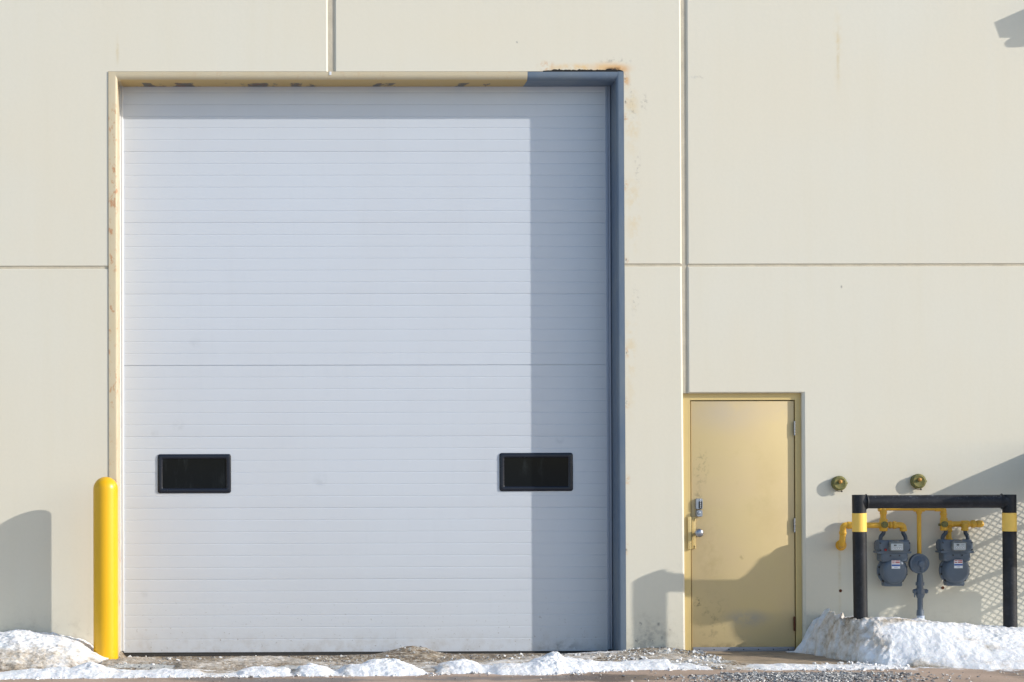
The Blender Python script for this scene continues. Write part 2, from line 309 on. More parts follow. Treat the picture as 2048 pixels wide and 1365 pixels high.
# ------------------------------------------------------------------ mesh helpers
class MB:
    def __init__(s): s.v = []; s.f = []; s.mi = []; s.cur = 0
    def add(s, vs, fs):
        o = len(s.v); s.v += [tuple(v) for v in vs]; s.f += [tuple(i+o for i in f) for f in fs]; s.mi += [s.cur]*len(fs); return s
    def box(s, a, b):
        (x0, y0, z0), (x1, y1, z1) = [(min(p, q), max(p, q)) for p, q in zip(a, b)] and ((min(a[0], b[0]), min(a[1], b[1]), min(a[2], b[2])), (max(a[0], b[0]), max(a[1], b[1]), max(a[2], b[2])))
        vs = [(x0, y0, z0), (x1, y0, z0), (x1, y1, z0), (x0, y1, z0), (x0, y0, z1), (x1, y0, z1), (x1, y1, z1), (x0, y1, z1)]
        return s.add(vs, [(0, 3, 2, 1), (4, 5, 6, 7), (0, 1, 5, 4), (1, 2, 6, 5), (2, 3, 7, 6), (3, 0, 4, 7)])
    def bar(s, p, q, t=.01, h=.01, up=(1, 0, 0)):
        p, q = Vector(p), Vector(q); d = (q-p).normalized(); u = Vector(up); u = (u-d*u.dot(d)).normalized(); v = d.cross(u)
        vs = [c+u*a*t/2+v*b*h/2 for c in (p, q) for a, b in ((-1, -1), (1, -1), (1, 1), (-1, 1))]
        return s.add(vs, [(0, 1, 2, 3), (7, 6, 5, 4), (0, 4, 5, 1), (1, 5, 6, 2), (2, 6, 7, 3), (3, 7, 4, 0)])
    def lathe(s, base, axis, prof, seg=32, cap=True):
        """prof: (distance along axis, radius)"""
        base = Vector(base); a = Vector(axis).normalized(); u = a.orthogonal().normalized(); v = a.cross(u)
        vs = []; fs = []
        for (d, r) in prof:
            for k in range(seg):
                t = 2*math.pi*k/seg; vs.append(base+a*d+(u*math.cos(t)+v*math.sin(t))*max(r, 1e-5))
        for i in range(len(prof)-1):
            for k in range(seg):
                k2 = (k+1) % seg; fs.append((i*seg+k, i*seg+k2, (i+1)*seg+k2, (i+1)*seg+k))
        if cap: fs.append(tuple(range(seg-1, -1, -1))); fs.append(tuple((len(prof)-1)*seg+k for k in range(seg)))
        return s.add(vs, fs)
    def cyl(s, p, q, r, seg=28, r2=None):
        p, q = Vector(p), Vector(q); return s.lathe(p, q-p, [(0, r), ((q-p).length, r if r2 is None else r2)], seg)
    def tube(s, pts, r, seg=18, bend=.03, cap=True):
        """round pipe through pts with rounded bends"""
        pts = [Vector(p) for p in pts]; path = [pts[0]]
        for i in range(1, len(pts)-1):
            a, b, c = pts[i-1], pts[i], pts[i+1]; d1 = (a-b); d2 = (c-b); k = min(bend, d1.length*.49, d2.length*.49)
            p, q = b+d1.normalized()*k, b+d2.normalized()*k
            for t in np.linspace(0, 1, 9): path.append(p*(1-t)**2+b*2*t*(1-t)+q*t*t)
        path.append(pts[-1]); vs = []; fs = []; u = None
        for i, p in enumerate(path):
            d = (path[min(i+1, len(path)-1)]-path[max(i-1, 0)]).normalized()
            u = d.orthogonal().normalized() if u is None else (u-d*u.dot(d)).normalized(); v = d.cross(u)
            for k in range(seg):
                t = 2*math.pi*k/seg; vs.append(p+(u*math.cos(t)+v*math.sin(t))*r)
        n = len(path)
        for i in range(n-1):
            for k in range(seg):
                k2 = (k+1) % seg; fs.append((i*seg+k, i*seg+k2, (i+1)*seg+k2, (i+1)*seg+k))
        if cap: fs.append(tuple(range(seg-1, -1, -1))); fs.append(tuple((n-1)*seg+k for k in range(seg)))
        return s.add(vs, fs)
    def rings(s, rings, close=True, cap0=False, cap1=True):
        n = len(rings[0]); vs = [p for r in rings for p in r]; fs = []
        for i in range(len(rings)-1):
            for k in range(n if close else n-1):
                k2 = (k+1) % n; fs.append((i*n+k, i*n+k2, (i+1)*n+k2, (i+1)*n+k))
        if cap0: fs.append(tuple(range(n-1, -1, -1)))
        if cap1: fs.append(tuple((len(rings)-1)*n+k for k in range(n)))
        return s.add(vs, fs)
    def build(s, name, mat, parent=None, loc=None, bevel=0.0, smooth=35, **tags):
        me = bpy.data.meshes.new(name); o = bpy.data.objects.new(name, me); COL.objects.link(o)
        base = Vector((0, 0, 0))
        if parent is not None:
            o.parent = parent; p = parent
            while p is not None: base += p.location; p = p.parent
        elif loc is not None: o.location = loc; base = Vector(loc)
        me.from_pydata([Vector(v)-base for v in s.v], [], s.f)
        for m in (mat if isinstance(mat, (list, tuple)) else [mat]): me.materials.append(m)
        if isinstance(mat, (list, tuple)): me.polygons.foreach_set('material_index', s.mi)
        bm = bmesh.new(); bm.from_mesh(me)
        bmesh.ops.recalc_face_normals(bm, faces=bm.faces)
        if bevel:
            es = [e for e in bm.edges if len(e.link_faces) == 2 and e.calc_face_angle(0) > math.radians(40)]
            bmesh.ops.bevel(bm, geom=es, offset=bevel, segments=2, profile=.5, affect='EDGES', clamp_overlap=True)
        bm.to_mesh(me); bm.free()
        if smooth:
            me.polygons.foreach_set('use_smooth', [True]*len(me.polygons)); me.set_sharp_from_angle(angle=math.radians(smooth))
        for k, v in tags.items(): o[k] = v
        return o

def thing(name, loc, label, category, group=None):
    o = bpy.data.objects.new(name, None); COL.objects.link(o); o.location = loc; o.empty_display_size = .1
    o['label'] = label; o['category'] = category
    if group: o['group'] = group
    return o
def copy_tree(o, parent=None):
    c = o.copy(); COL.objects.link(c); c.parent = parent
    for ch in [x for x in o.children]: copy_tree(ch, c)
    return c
def rrect(x0, z0, x1, z1, r, y, n=5):
    out = []
    for (cx, cz, a0) in ((x1-r, z1-r, 0), (x0+r, z1-r, 90), (x0+r, z0+r, 180), (x1-r, z0+r, 270)):
        for k in range(n+1):
            a = math.radians(a0+90*k/n); out.append(Vector((cx+r*math.cos(a), y, cz+r*math.sin(a))))
    return out

# ------------------------------------------------------------------ building
X = lambda px, y=0.0, py=700: W(px, py, y).x
Z = lambda py, y=0.0, px=1024: W(px, py, y).z
bld = thing('warehouse_building', (0, 0, 0), 'cream painted concrete warehouse wall with a white overhead door and a tan steel door', 'building')
BX0, BX1, BZ1 = -9.0, 9.0, 7.2
FX0, FX1, FZ = X(217.2), X(1250.0), Z(143.2, 0, 730)           # opening of the overhead door
g1a, g1b = X(655.6, 0, 60), X(669, 0, 60)                        # groove over the door
g2a, g2b = X(1364.8), X(1375.2)                                # long vertical groove
zl0, zl1 = Z(537.6, 0, 110), Z(533.4, 0, 110)                    # horizontal groove, left
zm0, zm1 = Z(532.9, 0, 1310), Z(528.9, 0, 1310)
zr0, zr1 = Z(533.2, 0, 1500), Z(529.2, 0, 1500)
DXL, DXR, DZT = X(1368.6, 0, 1000), X(1605.4, 0, 1000), Z(786.6, 0, 1490)    # person door opening
GB = -.25
def panel(mb, poly, cs, depth=.011):
    """poly counter-clockwise seen from the camera (x right, z up); cs chamfer of the edge leaving each vertex"""
    n = len(poly); fr = []
    for i in range(n):
        (x, z) = poly[i]; out = [x, z]
        for e, (a, b) in ((i, (poly[i], poly[(i+1) % n])), ((i-1) % n, (poly[i-1], poly[i]))):
            dx, dz = b[0]-a[0], b[1]-a[1]; L = math.hypot(dx, dz); nx, nz = -dz/L, dx/L
            out[0] += nx*cs[e]; out[1] += nz*cs[e]
        fr.append(out)
    mb.rings([[Vector((x, .22, z)) for x, z in poly], [Vector((x, depth, z)) for x, z in poly], [Vector((x, 0, z)) for x, z in fr]], cap0=True)
v, h, r_ = .0135, .007, .024
for poly, cs in (
    ([(BX0, GB), (FX0, GB), (FX0, zl0), (BX0, zl0)], [0, 0, h, 0]),
    ([(BX0, zl1), (FX0, zl1), (FX0, FZ), (g1a, FZ), (g1a, BZ1), (BX0, BZ1)], [h, 0, 0, v, 0, 0]),
    ([(FX1, zm1), (g2a, zm1), (g2a, BZ1), (g1b, BZ1), (g1b, FZ), (FX1, FZ)], [h, v, 0, v, 0, 0]),
    ([(FX1, GB), (DXL+.004, GB), (g2a, zm0), (FX1, zm0)], [0, .016, h, 0]),
    ([(g2b, zr1), (BX1, zr1), (BX1, BZ1), (g2b, BZ1)], [h, 0, 0, v]),
    ([(DXR, GB), (BX1, GB), (BX1, zr0), (g2b, zr0), (g2b, DZT), (DXR, DZT)], [0, 0, h, v, .010, r_]),
):
    mb = MB(); panel(mb, poly, cs); mb.build('wall_panel', M_WALL, bld, smooth=20)
mb = MB()
mb.box((g1a-.005, .0125, FZ), (g1b+.005, .19, BZ1)); mb.box((g2a-.005, .0125, DZT), (g2b+.005, .19, BZ1))
mb.box((BX0, .0085, zl0-.005), (FX0-.001, .19, zl1+.005)); mb.box((FX1+.001, .0085, zm0-.005), (g2a-.006, .19, zm1+.005)); mb.box((g2b+.006, .0085, zr0-.005), (BX1, .19, zr1+.005))
mb.build('joint_sealant', M_CAULK, bld, smooth=0)
mb = MB(); mb.box((BX0, .5, GB), (BX1, 9.5, BZ1+.02)); mb.build('rear_hall', M_WALL, bld, smooth=0)
mb = MB(); mb.box((BX0-.05, -.04, BZ1+.021), (BX1+.05, .5, BZ1+.16)); mb.build('parapet_cap', M_GALV, bld)

# ---- overhead door frame
DY = .29
def member(mb, a, b, flip, horizontal, face, rad=.022, depth=.30, proud=.006):
    """formed steel jamb: flat face, rounded inner edge, deep return"""
    prof = [(0, .05), (0, -proud)]
    for k in range(7):
        t = math.pi/2*k/6; prof.append((face-rad+rad*math.sin(t), -proud+rad-rad*math.cos(t)))
    prof.append((face, depth+.02)); prof.append((0, depth+.02))
    rings = []
    for e in (a, b):
        ring = []
        for (d, y) in prof:
            if horizontal: ring.append(Vector((e, y, flip[0]-d)))
            else: ring.append(Vector((flip[0]+d*flip[1], y, e)))
        rings.append(ring)
    mb.rings(rings, cap0=True)
fw = X(235.2)-X(217.2)
hw = (Z(144)-Z(161.0))
mb = MB(); member(mb, GB, FZ-.003, (FX0+.002, 1), False, fw); mb.build('door_jamb', M_CREAM, bld, label='cream painted left jamb with rust flecks')
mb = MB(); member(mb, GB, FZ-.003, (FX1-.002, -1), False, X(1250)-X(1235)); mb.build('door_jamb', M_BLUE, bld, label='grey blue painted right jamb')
xs = X(1057)
mb = MB(); member(mb, FX0+fw-.016, xs, (FZ-.003, 1), True, hw, rad=.05, proud=.006); mb.build('door_header', M_CREAM, bld, label='cream painted header with worn lower edge')
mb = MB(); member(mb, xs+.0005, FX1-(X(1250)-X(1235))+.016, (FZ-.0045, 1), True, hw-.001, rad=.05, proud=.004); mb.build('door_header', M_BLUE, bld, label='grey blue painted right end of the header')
q = X(661, 0, 150)
mb = MB(); mb.box((q-.010, -.0095, FZ-hw+.04), (q+.008, -.0070, FZ-.004)); mb.build('seam_cover', M_TRIM, bld)

rg_ = random.Random(3); mb = MB(); top = []; bot = []
for k in range(60):
    px = 1086+k*160/59; ed = min(1, k/8, (59-k)/3); top.append(W(px, 142.0-1.2*ed-rg_.random()*1.6*ed-(1.6*ed if k in (8, 9, 12, 27, 47, 48, 49, 50) else 0), -.0012)); bot.append(W(px, 144.4, -.0012))
mb.rings([top, bot], close=False, cap1=False); mb.rings([[p+Vector((0, .003, 0)) for p in top], [p+Vector((0, .003, 0)) for p in bot]], close=False, cap1=False); mb.build('open_joint', M_DARK, bld, smooth=0)
# ---- overhead door leaf
odx0, odx1 = X(246.5, DY), X(1213.5, DY, 700)
zs = [W(730, yy, DY).z for yy in (303.6, 445.5, 588.0, 731.6, 874.0, 1016.3, 1158.5)]
dz = (zs[0]-zs[-1])/6; lines = [zs[0]-dz*k for k in range(7)]; lines = [lines[0]+dz]+lines
zbot = W(730, 1304, DY).z
prof = []       # (y, z) from the bottom up
def rib(zc, deep):
    if deep == 1: return [(DY, zc-.0065), (DY+.0028, zc-.0016), (DY+.0028, zc+.0016), (DY+.0001, zc+.0022), (DY-.0003, zc+.006)]
    if deep == 2: return [(DY, zc-.0045), (DY+.006, zc-.0025), (DY+.006, zc+.0022), (DY+.0002, zc+.0028)]
    return [(DY, zc-.0070), (DY+.0016, zc-.0012), (DY+.0016, zc+.0012), (DY-.0001, zc+.0016), (DY-.0003, zc+.006)]
prof.append((DY, zbot))
allz = []
for k in range(8):
    for j in range(6):
        zz = lines[0]-dz*k-dz*j/6
        if zbot+.03 < zz: allz.append((zz, 0 if j else (2 if k == 4 else 1)))
for zz, deep in sorted(allz): prof += rib(zz, deep)
prof.append((DY, FZ+.05))
oleaf = MB(); oleaf.rings([[Vector((x, y, z)) for (y, z) in prof] for x in (odx0, odx1)], close=False, cap1=False)
oleaf.box((odx0, DY+.02, zbot), (odx1, DY+.055, FZ+.05))
od = oleaf.build('overhead_door', M_DOOR, bld, smooth=12)
for (x0, y0, x1, y1, lab) in ((315.5, 908.5, 462, 987, 1), (999, 906, 1145.5, 983, 2)):
    a = W(x0, y1, DY); b = W(x1, y0, DY); fx = .0455
    O = (a.x, a.z, b.x, b.z)
    def rr(i, y, r): return rrect(O[0]+i, O[1]+i, O[2]-i, O[3]-i, r, y)
    mb = MB(); mb.rings([rr(0, DY+.01, .020), rr(0, DY-.006, .020), rr(.004, DY-.011, .018), rr(.034, DY-.011, .012), rr(.040, DY-.007, .010), rr(.0435, DY+.004, .008)], cap1=False)
    wf = mb.build('window_frame', M_BLACK, od, smooth=50)
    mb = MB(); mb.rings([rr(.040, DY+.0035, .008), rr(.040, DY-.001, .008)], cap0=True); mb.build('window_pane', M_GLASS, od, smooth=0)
# bottom seal, weather strips, tracks
mb = MB(); mb.box((odx0+.002, DY-.006, zbot-.018), (odx1-.002, DY+.05, zbot+.001)); mb.cyl((odx0+.002, DY+.012, zbot-.03), (odx1-.002, DY+.012, zbot-.03), .024, 16)
mb.build('bottom_seal', M_RUBBER, od)
mb = MB(); xl = X(236, DY); mb.box((xl, DY-.022, .0), (X(242.7, DY), DY+.05, FZ-hw)); mb.box((X(243.3, DY), DY-.016, .0), (odx0+.004, DY+.05, FZ-hw))
mb.build('weather_strip', M_TRIM, od, bevel=.003)
mb = MB(); mb.box((odx1-.004, DY-.016, .0), (X(1217.5, DY), DY+.05, FZ-hw)); mb.box((X(1218, DY), DY-.024, .0), (X(1221.6, DY), DY+.05, FZ-hw))
for zz in (1.1, 2.4, 3.4, 4.3): mb.box((X(1216.5, DY), DY-.026, zz), (X(1218.6, DY), DY-.015, zz+.02))
mb.build('weather_strip', M_GALV, od, bevel=.002)

# ---- person door
FY, LY = .046, .056
fxl, fxr, fzt = DXL, DXR, DZT
lx0, lx1, lzt, lzb = X(1382.6, LY, 1000), X(1588.4, LY, 1000), Z(802.6, LY, 1485), W(1485, 1303, LY).z
gap = .0078
mb = MB()
for (a, b) in (((fxl-.012, FY, GB), (lx0-gap, .2, fzt+.01)), ((lx1+gap, FY, GB), (fxr+.012, .2, fzt+.01)), ((lx0-gap, FY, lzt+gap), (lx1+gap, .2, fzt+.01))): mb.box(a, b)
pf = mb.build('door_frame', M_TANF, bld, smooth=0)
mb = MB(); mb.box((fxl-.02, .2, GB), (fxr+.02, .3, fzt+.02)); mb.build('frame_backing', M_DARK, pf, smooth=0)
mb = MB(); mb.box((lx0, LY, lzb), (lx1, LY+.044, lzt)); pd = mb.build('steel_door', M_TAN, bld, bevel=.0015)
mb = MB(); mb.box((lx0+.008, LY-.007, lzb-.004), (lx1-.004, LY, lzb+.036))
mb.build('door_sweep', M_ALU, pd, bevel=.002)
mb = MB()
for k in range(7):
    xx = lx0+.06+k*(lx1-lx0-.12)/6; MB().cyl((xx, LY-.0085, lzb+.016), (xx, LY-.0065, lzb+.016), .005, 8).build('sweep_screw', M_DARK, pd)
mb = MB(); mb.box((lx0-.004, LY+.0, lzb-.03), (lx1+.004, LY+.04, lzb-.005)); mb.build('threshold_seal', M_RUBBER, pd, smooth=0)
for (yy, m_) in ((857, M_STEEL), (1051, M_STEEL), (1248, M_RUST)):
    c = W(1589.4, yy, FY-.010); mb = MB()
    for k in range(5): mb.cyl((c.x, FY-.008, c.z-.057+k*.023), (c.x, FY-.008, c.z-.0355+k*.023), .0072, 12)
    mb.cyl((c.x, FY-.008, c.z-.061), (c.x, FY-.008, c.z+.061), .0058, 12)
    mb.box((c.x-.005, FY-.004, c.z-.057), (c.x+.005, LY+.004, c.z+.057)); mb.build('hinge', m_, pd)
c = W(1399.5, 1066.5, LY-.06); mb = MB()
mb.lathe((c.x-.004, LY, c.z), (0, -1, 0), [(0, .034), (.006, .034), (.010, .028), (.012, .014), (.034, .013), (.040, .022), (.048, .0325), (.060, .0365), (.072, .034), (.080, .026), (.084, .015), (.085, .0)], 32)
mb.build('door_knob', M_STEEL, pd, smooth=60)
a, b = W(1391.5, 1035, LY-.03), W(1405.5, 997.5, LY-.03)
kb = MB(); kw = b.x-a.x
def kr(i, y, x0=a.x, x1=b.x, z0=a.z, z1=b.z, r=.012): return rrect(x0+i, z0+i, x1-i, z1-i, r, y)
zm = a.z+(b.z-a.z)*.42
kb.rings([kr(0, LY, z0=zm), kr(0, LY-.030, z0=zm), kr(.004, LY-.036, z0=zm, r=.009)], cap0=True)
kb.rings([kr(.004, LY, z1=zm-.002), kr(.004, LY-.040, z1=zm-.002), kr(.008, LY-.046, z1=zm-.002, r=.008)], cap0=True)
kb.lathe(((a.x+b.x)/2-.006, LY-.04, zm-.03), (0, -1, 0), [(0, .014), (.012, .013), (.016, .008)], 16)
kp = kb.build('keypad_lock', M_KEYPAD, pd)
mb = MB(); mb.cur = 0
px0, px1 = a.x+kw*.42, b.x-kw*.12
mb.rings([rrect(px0, zm+.006, px1, b.z-.022, .010, LY-.034), rrect(px0, zm+.006, px1, b.z-.022, .010, LY-.039)])
mb.cur = 1
for k in range(5): mb.lathe(((px0+px1)/2, LY-.038, zm+.020+k*.0165), (0, -1, 0), [(0, .0042), (.004, .0042)], 10)
mb.build('keypad_buttons', [M_BTN, M_WHITEP], pd)
# latch guard plate
a, b = W(1375.5, 1099, FY-.012), W(1384, 1034, FY-.012); c2 = W(1391.5, 1099, LY-.01)
mb = MB(); mb.box((a.x, FY-.020, a.z), (b.x-.002, FY-.014, b.z)); mb.box((b.x-.008, FY-.020, a.z), (b.x-.002, LY-.001, b.z))
mb.box((b.x-.002, LY-.010, a.z+.003), (c2.x, LY-.003, b.z-.004))
for zz in (a.z+.012, b.z-.016, a.z+.026, b.z-.03): mb.lathe((c2.x-.006, LY-.009, zz), (0, -1, 0), [(0, .0075), (.006, .0065), (.008, .003)], 12)
mb.build('latch_guard', M_TANF, pd, bevel=.001)

# ------------------------------------------------------------------ numpy noise
def vnoise(x, y, seed):
    xi = np.floor(x).astype(np.int64); yi = np.floor(y).astype(np.int64); fx = x-xi; fy = y-yi
    fx = fx*fx*fx*(fx*(fx*6-15)+10); fy = fy*fy*fy*(fy*(fy*6-15)+10)
    def h(a, b):
        n = (a*374761393+b*668265263+seed*1442695041) & 0xffffffff; n = ((n ^ (n >> 13))*1274126177) & 0xffffffff
        return ((n ^ (n >> 16)) & 0xffff)/65535.0
    a, b, c, d = h(xi, yi), h(xi+1, yi), h(xi, yi+1), h(xi+1, yi+1)
    return a*(1-fx)*(1-fy)+b*fx*(1-fy)+c*(1-fx)*fy+d*fx*fy
def fbm(x, y, sc, oct=5, seed=1, g=.5, ridge=False):
    t = 0; a = 1; tot = 0
    ca, sa = math.cos(.6), math.sin(.6); u, v_ = x*sc, y*sc
    for o in range(oct):
        n = vnoise(u, v_, seed+o*17)
        if ridge: n = 1-np.abs(2*n-1)
        t = t+a*n; tot += a; a *= g; u, v_ = (u*ca-v_*sa)*2.03+5.1, (u*sa+v_*ca)*2.03+1.7
    return t/tot
def sstep(a, b, x): t = np.clip((x-a)/(b-a), 0, 1); return t*t*(3-2*t)

# ------------------------------------------------------------------ ground (one sheet to the horizon)
PXW = lambda px: X(px, 0, 1300)
def ground_h(x, y):
    p = -y
    inzone = sstep(1.45, 1.15, p+.25*(fbm(x, y, 1.4, 3, 5)-.5))*sstep(-.5, -.3, p)
    padm = pad_mask(x, y)
    mud = inzone*(1-padm)
    amp = .35+.65*sstep(-.05, .45, p)
    z = mud*amp*(.030*(fbm(x, y*1.6, 6, 6, 3, .6)-.45)+.012*(fbm(x, y, 38, 3, 9)-.5))
    z = z-sstep(PXW(236), PXW(250), x)*sstep(PXW(1250), PXW(1222), x)*sstep(.35, -.05, p)*np.interp(x, [PXW(240), PXW(1220)], [.048, .030])
    z = z+.085*np.exp(-((x-PXW(822))/.25)**2-((p-.02)/.33)**2)*(.7+.6*fbm(x, y, 9, 4, 11))
    z = z+.035*np.exp(-((x-PXW(1320))/.22)**2-((p-.1)/.25)**2)*(.6+.8*fbm(x, y, 9, 4, 12))
    z = z+.02*np.exp(-((x-PXW(1250))/.4)**2-((p-.2)/.3)**2)
    z = z+.004*(fbm(x, y, 1.0, 3, 21)-.5)
    return z
def pad_mask(x, y):
    p = -y; e = .08*(fbm(x, y, 5, 4, 31)-.5)
    return sstep(PXW(1384), PXW(1402), x+e-.16*np.clip(p, 0, 2))*sstep(PXW(1640), PXW(1615), x+e)*sstep(1.30, 1.2, p)
def spaced(lo, hi, step, far):
    core = np.arange(lo, hi+step/2, step); outs = []; d = step
    e = [0.0]
    while e[-1] < far: d *= 1.6; e.append(e[-1]+d)
    e = np.array(e[1:]); return np.concatenate([(lo-e)[::-1], core, hi+e])
def grid_mesh(name, xs, ys, zfun, mat, attrs, cull=None, **tags):
    Xg, Yg = np.meshgrid(xs, ys); Zg = zfun(Xg, Yg); nx, ny = len(xs), len(ys)
    co = np.stack([Xg, Yg, Zg], -1).reshape(-1, 3)
    idx = np.arange(nx*ny).reshape(ny, nx)
    q = np.stack([idx[:-1, :-1], idx[:-1, 1:], idx[1:, 1:], idx[1:, :-1]], -1).reshape(-1, 4)
    if cull is not None:
        k = cull(Xg, Yg, Zg).reshape(-1); q = q[k[q].any(1)]
        used = np.unique(q); remap = np.full(nx*ny, -1); remap[used] = np.arange(len(used)); q = remap[q]; co = co[used]
    else: used = None
    me = bpy.data.meshes.new(name); me.vertices.add(len(co)); me.vertices.foreach_set('co', co.astype(np.float32).reshape(-1))
    me.loops.add(len(q)*4); me.loops.foreach_set('vertex_index', q.astype(np.int32).reshape(-1))
    me.polygons.add(len(q)); me.polygons.foreach_set('loop_start', np.arange(len(q), dtype=np.int32)*4)
    me.polygons.foreach_set('use_smooth', np.ones(len(q), dtype=bool)); me.update(calc_edges=True)
    for an, fn in attrs.items():
        a = fn(Xg, Yg, Zg).reshape(-1).astype(np.float32); a = a if used is None else a[used]
        at = me.attributes.new(an, 'FLOAT', 'POINT'); at.data.foreach_set('value', np.ascontiguousarray(a))
    me.materials.append(mat); me.validate()
    o = bpy.data.objects.new(name, me); COL.objects.link(o)
    for k, v_ in tags.items(): o[k] = v_
    return o
gx = spaced(-5.2, 5.2, .0085, 400); gy = spaced(-2.9, .48, .0095, 400)
core = lambda x, y: sstep(-5.2, -5.0, x)*sstep(5.2, 5.0, x)*sstep(-2.9, -2.6, y)*sstep(.48, .4, y)
def gz(x, y):
    return np.where((x >= -5.2) & (x <= 5.2) & (y >= -2.9) & (y <= .48), ground_h(x, y)*core(x, y), 0)
def a_mud(x, y, z):
    p = -y; e = .3*(fbm(x, y, 1.4, 3, 5)-.5)
    return sstep(1.6, 1.2, p+e)*sstep(-1.0, -.9, p)*(1-pad_mask(x, y))+.45*sstep(1.9, 2.1, p)*sstep(PXW(1220), PXW(1300), x)*sstep(PXW(1420), PXW(1360), x)
def a_ice(x, y, z):
    p = -y; r = .12
    for (px, pc, rx, ry, a) in ((300, .9, .5, .35, .42), (520, .8, .5, .4, .42), (480, 1.2, .5, .25, .5), (650, 1.1, .3, .2, .4), (860, 1.25, .25, .25, .7), (905, 1.1, .3, .2, .5), (1320, .5, .45, .4, .55), (1340, .9, .4, .25, .5), (420, 1.3, .4, .2, .5), (150, .9, .6, .3, .4), (640, 1.5, .2, .3, .6)):
        r = r+a*np.exp(-((x-PXW(px))/rx)**2-((p-pc)/ry)**2)
    return r
def a_wet(x, y, z):
    p = -y; r = .25
    for (px, pc, rx, ry, a) in ((600, 2.1, .6, .25, .4), (900, 2.0, .5, .2, .3), (1130, 2.0, .5, .25, .5), (2030, 1.9, .7, .5, .55), (1410, .45, .14, .14, .6), (1460, .75, .25, .05, .5), (40, 2.3, .8, .3, .2), (430, 2.0, .3, .15, .35), (1080, 2.6, 1.2, .25, .3)):
        r = r+a*np.exp(-((x-PXW(px))/rx)**2-((p-pc)/ry)**2)
    return r
grid_mesh('ground', gx, gy, gz, M_GROUND, {'mud': a_mud, 'ice': a_ice, 'wet': a_wet, 'yard': lambda x, y, z: sstep(3.2, 5.0, -y), 'pad': lambda x, y, z: pad_mask(x, y)}, kind='structure')

# ------------------------------------------------------------------ snow
def crest(pts):
    """pts (px, top_py, crest distance from wall, height of the front foot from wall) -> interpolators over x"""
    xs_ = []; hs = []; pc = []; pf = []
    for (px, py, c, f) in pts:
        q = W(px, py, -c); xs_.append(q.x); hs.append(max(q.z, 0)); pc.append(c); pf.append(f)
    return [lambda x, a=np.array(arr): np.interp(x, xs_, a) for arr in (hs, pc, pf)]
def base_p(px, py):     # distance from the wall of the ground point at this pixel
    lo, hi = -1.0, 6.0          # z of the sight line rises towards the camera
    for _ in range(40):
        m = (lo+hi)/2
        if W(px, py, -m).z < 0: lo = m
        else: hi = m
    return lo
def snow_piece(name, pts, back, seed, amp, x0, x1, dirt, y0, y1, step=.0075, tags=None, back_h=0.0, chunk=.5, power=1.5, rough_k=1.0, rough_left=None, ragged=.12):
    H, PC, PF = crest(pts)
    def zf(x, y):
        wx = x+.045*(fbm(x, y*2, 6, 4, seed+21)-.5)*2; wy = .05*(fbm(x, y, 3.2, 4, seed+3)-.5)
        p = -y+wy; h = H(wx)*(1-ragged/2+ragged*fbm(wx, y*.6, 13, 5, seed+31, .6)); c = PC(wx); f = PF(wx)+.26*ragged*(fbm(x, x*0+seed, 9, 5, seed, .6)-.5)
        u = np.clip((p-c)/np.maximum(f-c, .04), 0, 2); fr = 1-u**power
        b = np.clip((c-p)/back, 0, 2); bk = 1-(1-back_h)*b**1.7
        s = np.where(p > c, fr, bk); z = h*s
        n = fbm(wx, y, 4.5, 7, seed+7, .58)-.5; rg = fbm(x, y*1.5+wx*.4, 10, 6, seed+11, .6, True)-.6
        fine = fbm(x, y, 42, 3, seed+41, .6)-.5
        k = np.clip(h/.12, .5, rough_k)*np.clip(1.15-np.abs(s-.2)*.35, .3, 1)*np.clip(s*4+.6, 0, 1)
        if rough_left is not None: k = k*(1+rough_left[1]*sstep(rough_left[0]+.12, rough_left[0]-.1, x))
        z = z+amp*k*(n*1.25+rg*chunk+fine*.14)
        end = sstep(5.08, 4.62, np.abs(x)+.12*(fbm(x, y, 6, 4, seed+61)-.5)); z = z*end-.03*(1-end)      # the snow thins out beyond the photograph
        return np.where(s < -.15, -.08, z)-.004
    dirt0 = dirt
    dirt = lambda x, y, z: dirt0(x, y, z)+.16*np.exp(-np.clip(z-gz(x, y), 0, 1)/.012)
    def cull(x, y, z): return z > gz(x, y)-.012
    return grid_mesh(name, np.arange(x0, x1, step), np.arange(y0, y1, step), zf, M_SNOW, {'dirt': dirt}, cull=cull, **(tags or {}))
bl = lambda *g: (lambda x, y, z: sum(a*np.exp(-((x-PXW(px))/rx)**2-((-y-pc)/ry)**2) for (px, pc, rx, ry, a) in g[0])+g[1])
# left heap
LH = [(-180, 1262, .5, 1.2), (0, 1268, .5, 1.25), (28, 1263, .5, 1.25), (50, 1267, .5, 1.25), (75, 1270, .5, 1.2), (105, 1277, .55, 1.2), (130, 1282, .55, 1.15), (152, 1289, .6, 1.1), (166, 1296, .6, 1.05), (178, 1306, .6, 1.0), (192, 1311, .6, .95), (204, 1318, .6, .9), (215, 1326, .6, .85)]
snow_piece('snow_bank', LH, .9, 40, .040, -5.1, PXW(225), bl([(60, 1.0, .6, .3, .28), (0, 1.2, .6, .2, .3), (190, .7, .2, .5, .2)], .13), -1.45, -.004,
    tags=dict(label='dirty cream snow bank at the foot of the wall left of the yellow bollard', category='snow bank'), back_h=.75, chunk=.7)
